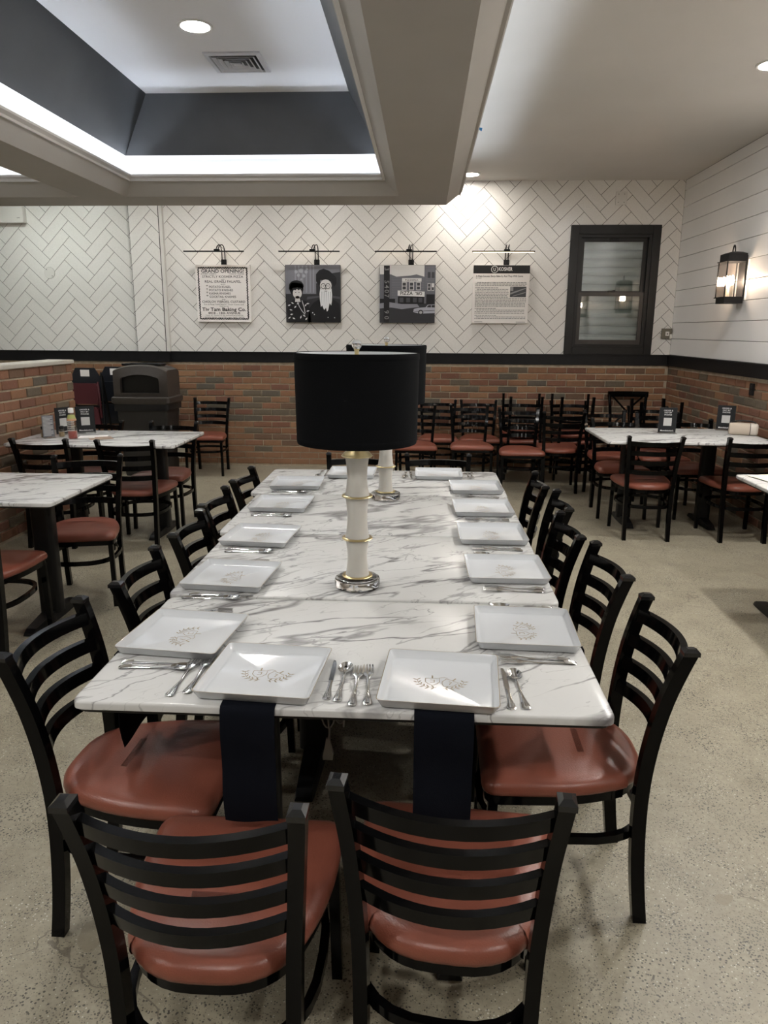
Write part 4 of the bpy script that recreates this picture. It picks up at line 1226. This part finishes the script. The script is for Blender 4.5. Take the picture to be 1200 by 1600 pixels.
# ================================================================== CEILING THINGS
def can(x, y, z, label, lm):
    t = thing('recessed_light', label, 'ceiling light', (x, y, z), 0, 'recessed ceiling lights')
    obj('trim_ring', MB().lathe([(.083, 0), (.105, 0), (.105, -.004), (.098, -.009), (.086, -.008), (.083, -.003)], (0, 0, 0), 36, False), WHITE, t, smooth=40)
    obj('lens', MB().lathe([(.0835, -.001), (.0835, -.0045), (.07, -.006)], (0, 0, 0), 36), lm, t)
can(-1.407, 4.915, 3.30, 'bright round recessed light in the tray ceiling beside the air vent', TRAYE)
can(-1.407, 2.75, 3.30, 'round recessed light in the tray ceiling above the near tables', TRAYE)
can(-4.07, 4.915, 3.30, 'round recessed light in the left ceiling tray, far one', TRAYE)
can(-4.07, 2.75, 3.30, 'round recessed light in the left ceiling tray, near one', TRAYE)
can(.43, 8.01, ZC, 'round recessed light near back wall beside the dropped ceiling corner', CANV)
can(-1.15, 7.42, ZC, 'round recessed light behind dropped ceiling over the portrait print', CANB)
can(-2.55, 7.42, ZC, 'round recessed light behind dropped ceiling over the grand opening poster', CANB)
can(-4.05, 7.42, ZC, 'round recessed light behind dropped ceiling at the far left', CANG)
can(2.02, 4.927, ZC, 'round recessed light at the right edge of the flat ceiling', CANE)
can(1.973, 3.6, ZC, 'added unseen recessed light on the right ceiling just past the picture edge', CANE)  # added out of view to brighten the right wall
can(1.973, 2.2, ZC, 'round recessed light on the right ceiling, third toward the camera', CANE)
can(-2.7, .55, ZC, 'added unseen recessed light on the near left ceiling in front of dropped ceiling', CANE)  # added out of view to brighten the floor at the left
can(1.973, -.5, ZC, 'round recessed light on the right ceiling behind the camera', CANE)
can(-.6, -.9, ZC, 'added unseen recessed light on the ceiling behind the camera, middle', CANE)  # unseen lamp, added to lift the foreground
can(-3.2, -.9, ZC, 'added unseen recessed light on the ceiling behind the camera, left', CANE)  # another unseen lamp added for more light in the foreground

# air vent
t = thing('air_vent', 'square white ceiling air vent of nested louvres in the tray ceiling', 'vent', (-1.302, 5.53, 3.30))
VENT = mat('vent_enamel', (.60, .60, .62), .4)
hw = .19
def sqr(k, z): return [(-k, -k, z), (k, -k, z), (k, k, z), (-k, k, z)]
obj('frame', MB().loft([sqr(hw, 0), sqr(hw, -.010), sqr(hw-.030, -.016), sqr(hw-.034, -.012), sqr(hw-.034, -.002)], True, False, False), VENT, t)
obj('throat', MB().box(-hw+.03, hw-.03, -hw+.03, hw-.03, -.003, -.001), grey(.02), t)
k = hw-.045
while k > .02:
    obj('louvre', MB().loft([sqr(k, -.020), sqr(k-.018, -.006), sqr(k-.021, -.006), sqr(k-.006, -.020), sqr(k, -.020)], True, False, False), VENT, t)
    k -= .033
obj('centre_cone', MB().loft([sqr(.012, -.006), sqr(.026, -.019), sqr(.010, -.016)]), VENT, t)
tag(obj('tape_scrap', MB().add([(0, 0, 0), (.022, .004, -.002), (.02, .03, -.014), (.004, .028, -.006), (0, 0, .001), (.022, .004, -.001), (.02, .03, -.013), (.004, .028, -.005)], [(0, 1, 2, 3), (7, 6, 5, 4), (0, 1, 5, 4), (1, 2, 6, 5), (2, 3, 7, 6), (3, 0, 4, 7)]), mat('blue_tape', (.08, .35, .75), .5), None, loc=(.312, 5.0, SZ+.150)), 'scrap of blue tape on the edge of the dropped ceiling', 'tape')

# ================================================================== TRASH BIN
BIN = mat('brown_grey_plastic', (.048, .041, .036), .42, noise=(30, .08), bump=(90, .2))
BIND = mat('bin_body_plastic', (.020, .0185, .0175), .5, bump=(90, .2))
t = thing('trash_bin', 'large brown-grey trash bin with domed lid and front opening by back wall', 'trash bin', (-2.94, 7.79, 0))
bw, bd = .30, .225
def rr(wx, wy, r=.04): return arc_round([(-wx, -wy), (wx, -wy), (wx, wy), (-wx, wy)], r, 4)
obj('body', MB().loft([[(x, y, z) for x, y in rr(a, b)] for a, b, z in ((.235, .175, .0), (.24, .18, .02), (bw-.025, bd-.02, .78), (bw-.02, bd-.015, .80))]), BIND, t, smooth=40)
obj('rim', MB().loft([[(x, y, z) for x, y in rr(a, b)] for a, b, z in ((bw-.005, bd, .77), (bw+.012, bd+.012, .785), (bw+.012, bd+.012, .835), (bw, bd, .845))]), BIN, t, smooth=40)
# lid: side walls, domed roof and a front wall with an opening
lid = MB(); n = 14
def dome(u): return 1.105 + .055*(1-abs(u)**2.6)
def arch(u): return 1.035 + .04*(1-u*u)
xs = [-1+2*k/n for k in range(n+1)]
lw = bw-.012
prof_o = lambda x: dome(x/lw)
front, back = -bd+.012, bd-.012
L0 = [(x*lw, front, dome(x)-.05 if abs(x) > .96 else dome(x)) for x in xs]
slope = .03
def pt(x, y, z): return (x*lw, y, z)
# roof and sides as a loft from front to back
rings = []
for y, k in ((front+.02, .0), (front+.05, .012), (back-.06, .012), (back-.02, -.01)):
    r_ = [(-lw, y, .84)] + [(-lw*.995, y, 1.02)] + [(x*lw*.985, y, dome(x)+k) for x in xs] + [(lw*.995, y, 1.02)] + [(lw, y, .84)]
    rings.append(r_)
lid.loft(rings, False)
lid.add([(p[0], p[1], p[2]) for p in rings[-1]], [tuple(range(len(rings[-1])))])
# front wall around the opening
ox0, ox1, oz0 = -.205, .205, .885
fy = front
outer = [(-lw, .84)] + [(-lw*.995, 1.02)] + [(x*lw*.985, dome(x)) for x in xs] + [(lw*.995, 1.02), (lw, .84)]
inn = [(ox0, oz0), (ox0, 1.0)] + [(x*.200, arch(x)) for x in xs] + [(ox1, 1.0), (ox1, oz0)]
m_ = len(outer)
lid.add([(x, fy+.02 if i in () else fy+.02, z) for i, (x, z) in enumerate(outer)] + [(x, fy, z) for x, z in inn] + [(x, fy+.05, z) for x, z in inn],
        [(i, i+1, m_+i+1, m_+i) for i in range(m_-1)] + [(m_+i, m_+i+1, 2*m_+i+1, 2*m_+i) for i in range(m_-1)] + [(m_-1, 0, m_, 2*m_-1), (2*m_-1, m_, 2*m_, 3*m_-1)])
lo = obj('lid', lid, BIN, t, smooth=35)
obj('opening_dark', MB().box(-.22, .22, front+.055, front+.062, .86, 1.09), grey(.004), lo)  # near-black sheet standing in for the shade inside the open lid
obj('top_tray', MB().loft([[(x-.02, y, z) for x, y in rr(a, b, .03)] for a, b, z in ((.20, .11, 1.158), (.205, .115, 1.166), (.205, .115, 1.182), (.185, .10, 1.182), (.18, .095, 1.172))]), BLACKM, lo)
bag = MB()
bag.loft([[(x, y, z+.012*sin(7*x+5*y)) for x, y in rr(a, b, .04)] for a, b, z in ((bw-.008, bd-.004, .775), (bw-.004, bd-.001, .745), (bw-.008, bd-.003, .70))], True, False, False)
obj('bin_liner', bag, mat('black_bag', (.012, .012, .013), .3), t, smooth=60)

# ================================================================== FOLDED HIGH CHAIRS
MAR = mat('maroon_plastic', (.075, .014, .020), .42)
NVP = mat('navy_black_vinyl', (.012, .014, .020), .4)
def high_chair(x, y, rz, label, seatm):
    t = thing('high_chair', label, 'high chair', (x, y, 0), rz, 'folded high chairs by the trash bin')
    for sx in (-1, 1):
        obj('front_leg', MB().tube([(sx*.225, -.13, 0.012), (sx*.165, .02, 1.06)], .012, 8), BLACKM, t, smooth=40)
        obj('rear_leg', MB().tube([(sx*.215, .15, 0.012), (sx*.160, .05, 1.04)], .012, 8), BLACKM, t, smooth=40)
        obj('arm_bar', MB().tube([(sx*.155, -.05, .98), (sx*.185, -.09, .78), (sx*.18, -.07, .60)], .011, 8), MAR, t, smooth=40)
        obj('foot_cap', MB().lathe([(.016, 0), (.016, .03), (.012, .035)], (sx*.225, -.13, 0), 10), BLACKM, t)
    obj('backrest', MB().prism([(-.185, .78), (.185, .78), (.175, .98), (.165, 1.02), (.105, 1.125), (-.105, 1.125), (-.165, 1.02), (-.175, .98)], .0, .02, lambda a, b, d: (a, -.01+d, b)), NVP, t)
    obj('label_sticker', MB().box(-.05, .05, -.0125, -.0102, 1.035, 1.105), PAPER, t)
    obj('seat_panel', MB().prism([(-.155, .745), (.155, .745), (.155, .93), (.135, .965), (-.135, .965), (-.155, .93)], 0, .03, lambda a, b, d: (a, -.065+d, b)), seatm, t)
    obj('leg_panel', MB().prism([(-.17, .50), (.17, .50), (.155, .69), (.13, .715), (-.13, .715), (-.155, .69)], 0, .03, lambda a, b, d: (a, -.085+d, b)), seatm, t)
    obj('cross_bar', MB().cbox((0, -.03, .72), (.36, .02, .025)), BLACKM, t)
    obj('foot_bar', MB().cbox((0, -.10, .22), (.40, .02, .03)), BLACKM, t)
    return t
high_chair(-3.63, 7.85, -.05, 'folded high chair with navy back and maroon panels left of trash bin', MAR)
high_chair(-3.44, 8.17, .02, 'dark folded high chair squeezed between maroon one and trash bin', NVP)

# ================================================================== TABLE STANDS AND CONDIMENTS
ACR = thin_glass('clear_acrylic', (.96, .97, .97), .05)
SGN = mat('charcoal_card', (.014, .015, .017), .5, spec=.3)
CODE = mat('grey_white_print', (.50, .50, .49), .6)
def sign(x, y, rz, label, s=1.0):
    t = thing('table_sign', label, 'sign', (x, y, .7505), rz, 'order and pay signs')
    w_, h_ = .135*s, .195*s
    obj('stand', MB().cbox((0, 0, .0025), (w_+.006, .075, .005), .001).cbox((0, .012, h_/2+.006), (w_+.006, .003, h_+.010), .0008), ACR, t)
    c = obj('card', MB().box(-w_/2, w_/2, .0085, .0100, .008, .008+h_), SGN, t)
    with layer(c, 'lettering', .72) as b:
        mp = lambda u_, v_, d_: (u_, .0080-d_, v_)
        for k, ln in enumerate(('ORDER &', 'PAY BY', 'PHONE')):
            text_into(b, ln, 0, .008+h_*(.855-.085*k), h_*.055, w_*(.52, .42, .42)[k], 'CENTER', .012, 0, mp)
        text_into(b, "Mendelsohn's", 0, .008+h_*.045, h_*.06, w_*.74, 'CENTER', .012, 0, mp)
    obj('white_square', MB().box(-w_*.23, w_*.23, .0078, .0084, .008+h_*.27, .008+h_*.27+w_*.46), CODE, c)
    return t
sign(1.935, 5.935, -.06, 'black order and pay sign standing mid-table on the right corner table')
sign(2.475, 6.17, -.38, 'black order and pay sign beside the speaker on the right corner table')
sign(-2.585, 5.52, .42, 'black order and pay sign behind the sauce bottle on left table')
sign(-2.715, 5.44, 1.15, 'second order and pay sign turned edge-on behind the sauce bottle')

# sauce bottle
t = thing('sauce_bottle', 'clear sauce bottle with red sauce and white cap on the left table', 'bottle', (-2.555, 5.235, .7505))
PET = thin_glass('clear_pet', (.95, .95, .92), .08)
obj('bottle_body', MB().lathe([(.030, 0), (.033, .004), (.033, .10), (.030, .145), (.020, .175), (.0165, .182), (.0165, .20)], (0, 0, 0), 24), PET, t, smooth=50)
obj('sauce', MB().lathe([(.029, .003), (.0315, .006), (.0315, .052), (.02, .053)], (0, 0, 0), 24), mat('red_sauce', (.35, .03, .015), .35), t, smooth=50)
obj('cap', MB().lathe([(.0185, .188), (.0195, .192), (.0185, .220), (.014, .223)], (0, 0, 0), 20), mat('white_cap', (.85, .85, .83), .4), t, smooth=50)
lb = obj('neck_label', MB().lathe([(.0305, .146), (.0215, .174)], (0, 0, 0), 24, False), mat('green_label', (.40, .42, .14), .5), t, smooth=60)
obj('label_stripe', MB().lathe([(.0335, .132), (.0312, .146)], (0, 0, 0), 24, False), mat('orange_label', (.55, .30, .18), .5), t, smooth=60)
lab = MB()
for z_, n_ in ((.12, 9), (.105, 12), (.09, 10), (.075, 11), (.06, 8)):
    for k in range(n_):
        a = -2.6 + 2.0*k/n_; a2 = a+1.1/n_
        lab.add([(.0336*cos(q), .0336*sin(q), z_+dz) for q, dz in ((a, 0), (a2, 0), (a2, .009), (a, .009))], [(0, 1, 2, 3)])
obj('label_print', lab, WHITE, t, fixn=False)

# shakers and menu card
SPC = mat('spice', (.30, .22, .12), .7)
for x, y, lab_ in ((-2.79, 5.27, 'small glass spice shaker with black lid left of the menu card'), (-2.675, 5.31, 'small glass spice shaker with black lid right of the menu card')):
    t = thing('spice_shaker', lab_, 'shaker', (x, y, .7505), 0, 'spice shakers on the left table')
    obj('jar', MB().lathe([(.019, 0), (.021, .003), (.021, .05), (.017, .06), (.017, .064)], (0, 0, 0), 18), PET, t, smooth=50)
    obj('spice_fill', MB().lathe([(.0185, .003), (.0195, .005), (.0195, .035), (.01, .036)], (0, 0, 0), 18), SPC, t, smooth=50)
    obj('lid', MB().lathe([(.0185, .060), (.0195, .062), (.0195, .078), (.015, .082)], (0, 0, 0), 18), BLACKM, t, smooth=50)
t = thing('menu_card', 'small grey text card in a clear stand between the spice shakers', 'menu card', (-2.735, 5.24, .7505), .72)
obj('stand', MB().cbox((0, 0, .0025), (.085, .07, .005), .001).cbox((0, .012, .085), (.085, .003, .165), .0008), ACR, t)
c = obj('card', MB().box(-.040, .040, .0085, .0100, .008, .165), mat('grey_card', (.16, .165, .18), .5), t)
b = MB()
for k in range(15): b.box(-.033, .033*(1 if k % 4 else .5), .0078, .0084, .018+.0095*k, .022+.0095*k)
obj('text_lines', b, grey(.55), c)
# folded paper menus
for (x, y, rz, lab_, sc) in ((-2.45, 5.33, .25, 'white paper menu lying flat beside the sauce bottle', 1), (-2.36, 5.26, .55, 'brown folded paper menu tucked beside the white one', .8)):
    t = MB(); s_ = .10*sc
    t.loft([[(x_, y_, z_) for y_, z_ in ((-.07, 0), (.07, 0), (.07, th), (-.07, th))] for x_, th in ((-s_, .0012), (-.02, .003), (s_, .0016))])
    o = obj('paper_menu', t, PAPER if sc == 1 else mat('brown_paper', (.30, .21, .15), .6), None, loc=(x, y, .7503), rot=(0, 0, rz))
    tag(o, lab_, 'menu')
# speaker
t = thing('portable_speaker', 'beige rounded portable speaker lying on the right corner table by brick wall', 'speaker', (2.515, 5.92, .7505), -.30)
SPK = mat('beige_fabric', (.50, .43, .35), .7, bump=(600, .4)); SPE = mat('beige_plastic', (.58, .53, .47), .45)
ol = arc_round([(-.048, 0), (.048, 0), (.052, .05), (.034, .092), (-.034, .092), (-.052, .05)], .024, 4)
def sec(x, k): return [(x, a*k, .046+(b-.046)*k) for a, b in ol]
obj('body', MB().loft([sec(-.10, .88), sec(-.088, 1), sec(.045, 1)]), SPK, t, smooth=50)
obj('seam', MB().loft([sec(.045, .97), sec(.050, .97)]), BLACKM, t, smooth=50)
e_ = obj('end_cap', MB().loft([sec(.050, 1), (sec(.088, 1)), sec(.10, .93), sec(.105, .80)]), SPE, t, smooth=50)
obj('grille', MB().loft([[(x, a*.62, .046+(b-.046)*.55) for a, b in ol] for x in (.105, .107)]), mat('speaker_grille', (.14, .12, .095), .7), e_, smooth=50)
obj('strap', MB().tube(spline([(-.09, .0, .094), (-.05, .012, .105), (.0, .016, .108), (.06, .012, .104), (.09, .0, .092)], 4), .006, 8), BLACKM, t, smooth=60)
# crumpled napkins on the right-hand table
PN = mat('cream_napkin_paper', (.78, .74, .62), .8)
rn = random.Random(5)
for i, (x, y, rz, s_, lab_) in enumerate([(1.945, 4.10, .2, 1.0, 'cream paper napkin lying crumpled, left one at the right edge'), (2.16, 4.03, -.5, .9, 'cream paper napkin lying crumpled, right one at the right edge')]):
    b = MB(); n = 9
    hts = [[.004+.012*abs(sin(i_*1.3+j_*.9+i))*rn.uniform(.4, 1)*(1 if 0 < i_ < n-1 and 0 < j_ < n-1 else .15) for j_ in range(n)] for i_ in range(n)]
    top = [(s_*.11*(-1+2*i_/(n-1))+rn.uniform(-.004, .004), s_*.09*(-1+2*j_/(n-1))+rn.uniform(-.004, .004), hts[i_][j_]) for i_ in range(n) for j_ in range(n)]
    bot = [(p[0], p[1], max(p[2]-.0015, 0.0002)) for p in top]; N_ = n*n
    fs = [(i_*n+j_, (i_+1)*n+j_, (i_+1)*n+j_+1, i_*n+j_+1) for i_ in range(n-1) for j_ in range(n-1)]
    b.add(top+bot, fs + [tuple(N_+k for k in reversed(q)) for q in fs])
    o = obj('paper_napkin', b, PN, None, smooth=30, loc=(x, y, .7505+.002*i), rot=(0, 0, rz), fixn=False)
    tag(o, lab_, 'napkin', 'paper napkins on the right table')
# white cloth hanging from the lone chair
b = MB(); n = 6
rings = []
for k in range(8):
    z_ = .40-.19*k/7; w_ = .045+.012*k/7
    row = [(-w_+2*w_*j/n, .006*sin(j*1.9+k*.4), z_ - (.02*(j % 2) if k == 7 else 0)) for j in range(n+1)]
    rings.append(row + [(p[0], p[1]+.003, p[2]) for p in reversed(row)])
b.loft(rings)
o = obj('cleaning_cloth', b, mat('white_cloth', (.60, .56, .47), .9), None, smooth=50, loc=(-2.60, 7.80, -.02), rot=(0, 0, .5))
tag(o, 'white cloth hanging from the seat of the lone chair by back wall', 'cloth')
# small plastic scrap on the floor under the near table
tag(obj('plastic_scrap', MB().add([(0, 0, 0), (.018, .004, .001), (.022, .02, .006), (.004, .016, .003), (.001, 0, .001), (.018, .005, .002), (.021, .02, .007), (.004, .017, .004)], [(3, 2, 1, 0), (4, 5, 6, 7), (0, 1, 5, 4), (1, 2, 6, 5), (2, 3, 7, 6), (3, 0, 4, 7)]), WHITE, None, loc=(-.30, 1.95, 0)), 'tiny white plastic scrap on the floor under the near table', 'litter')
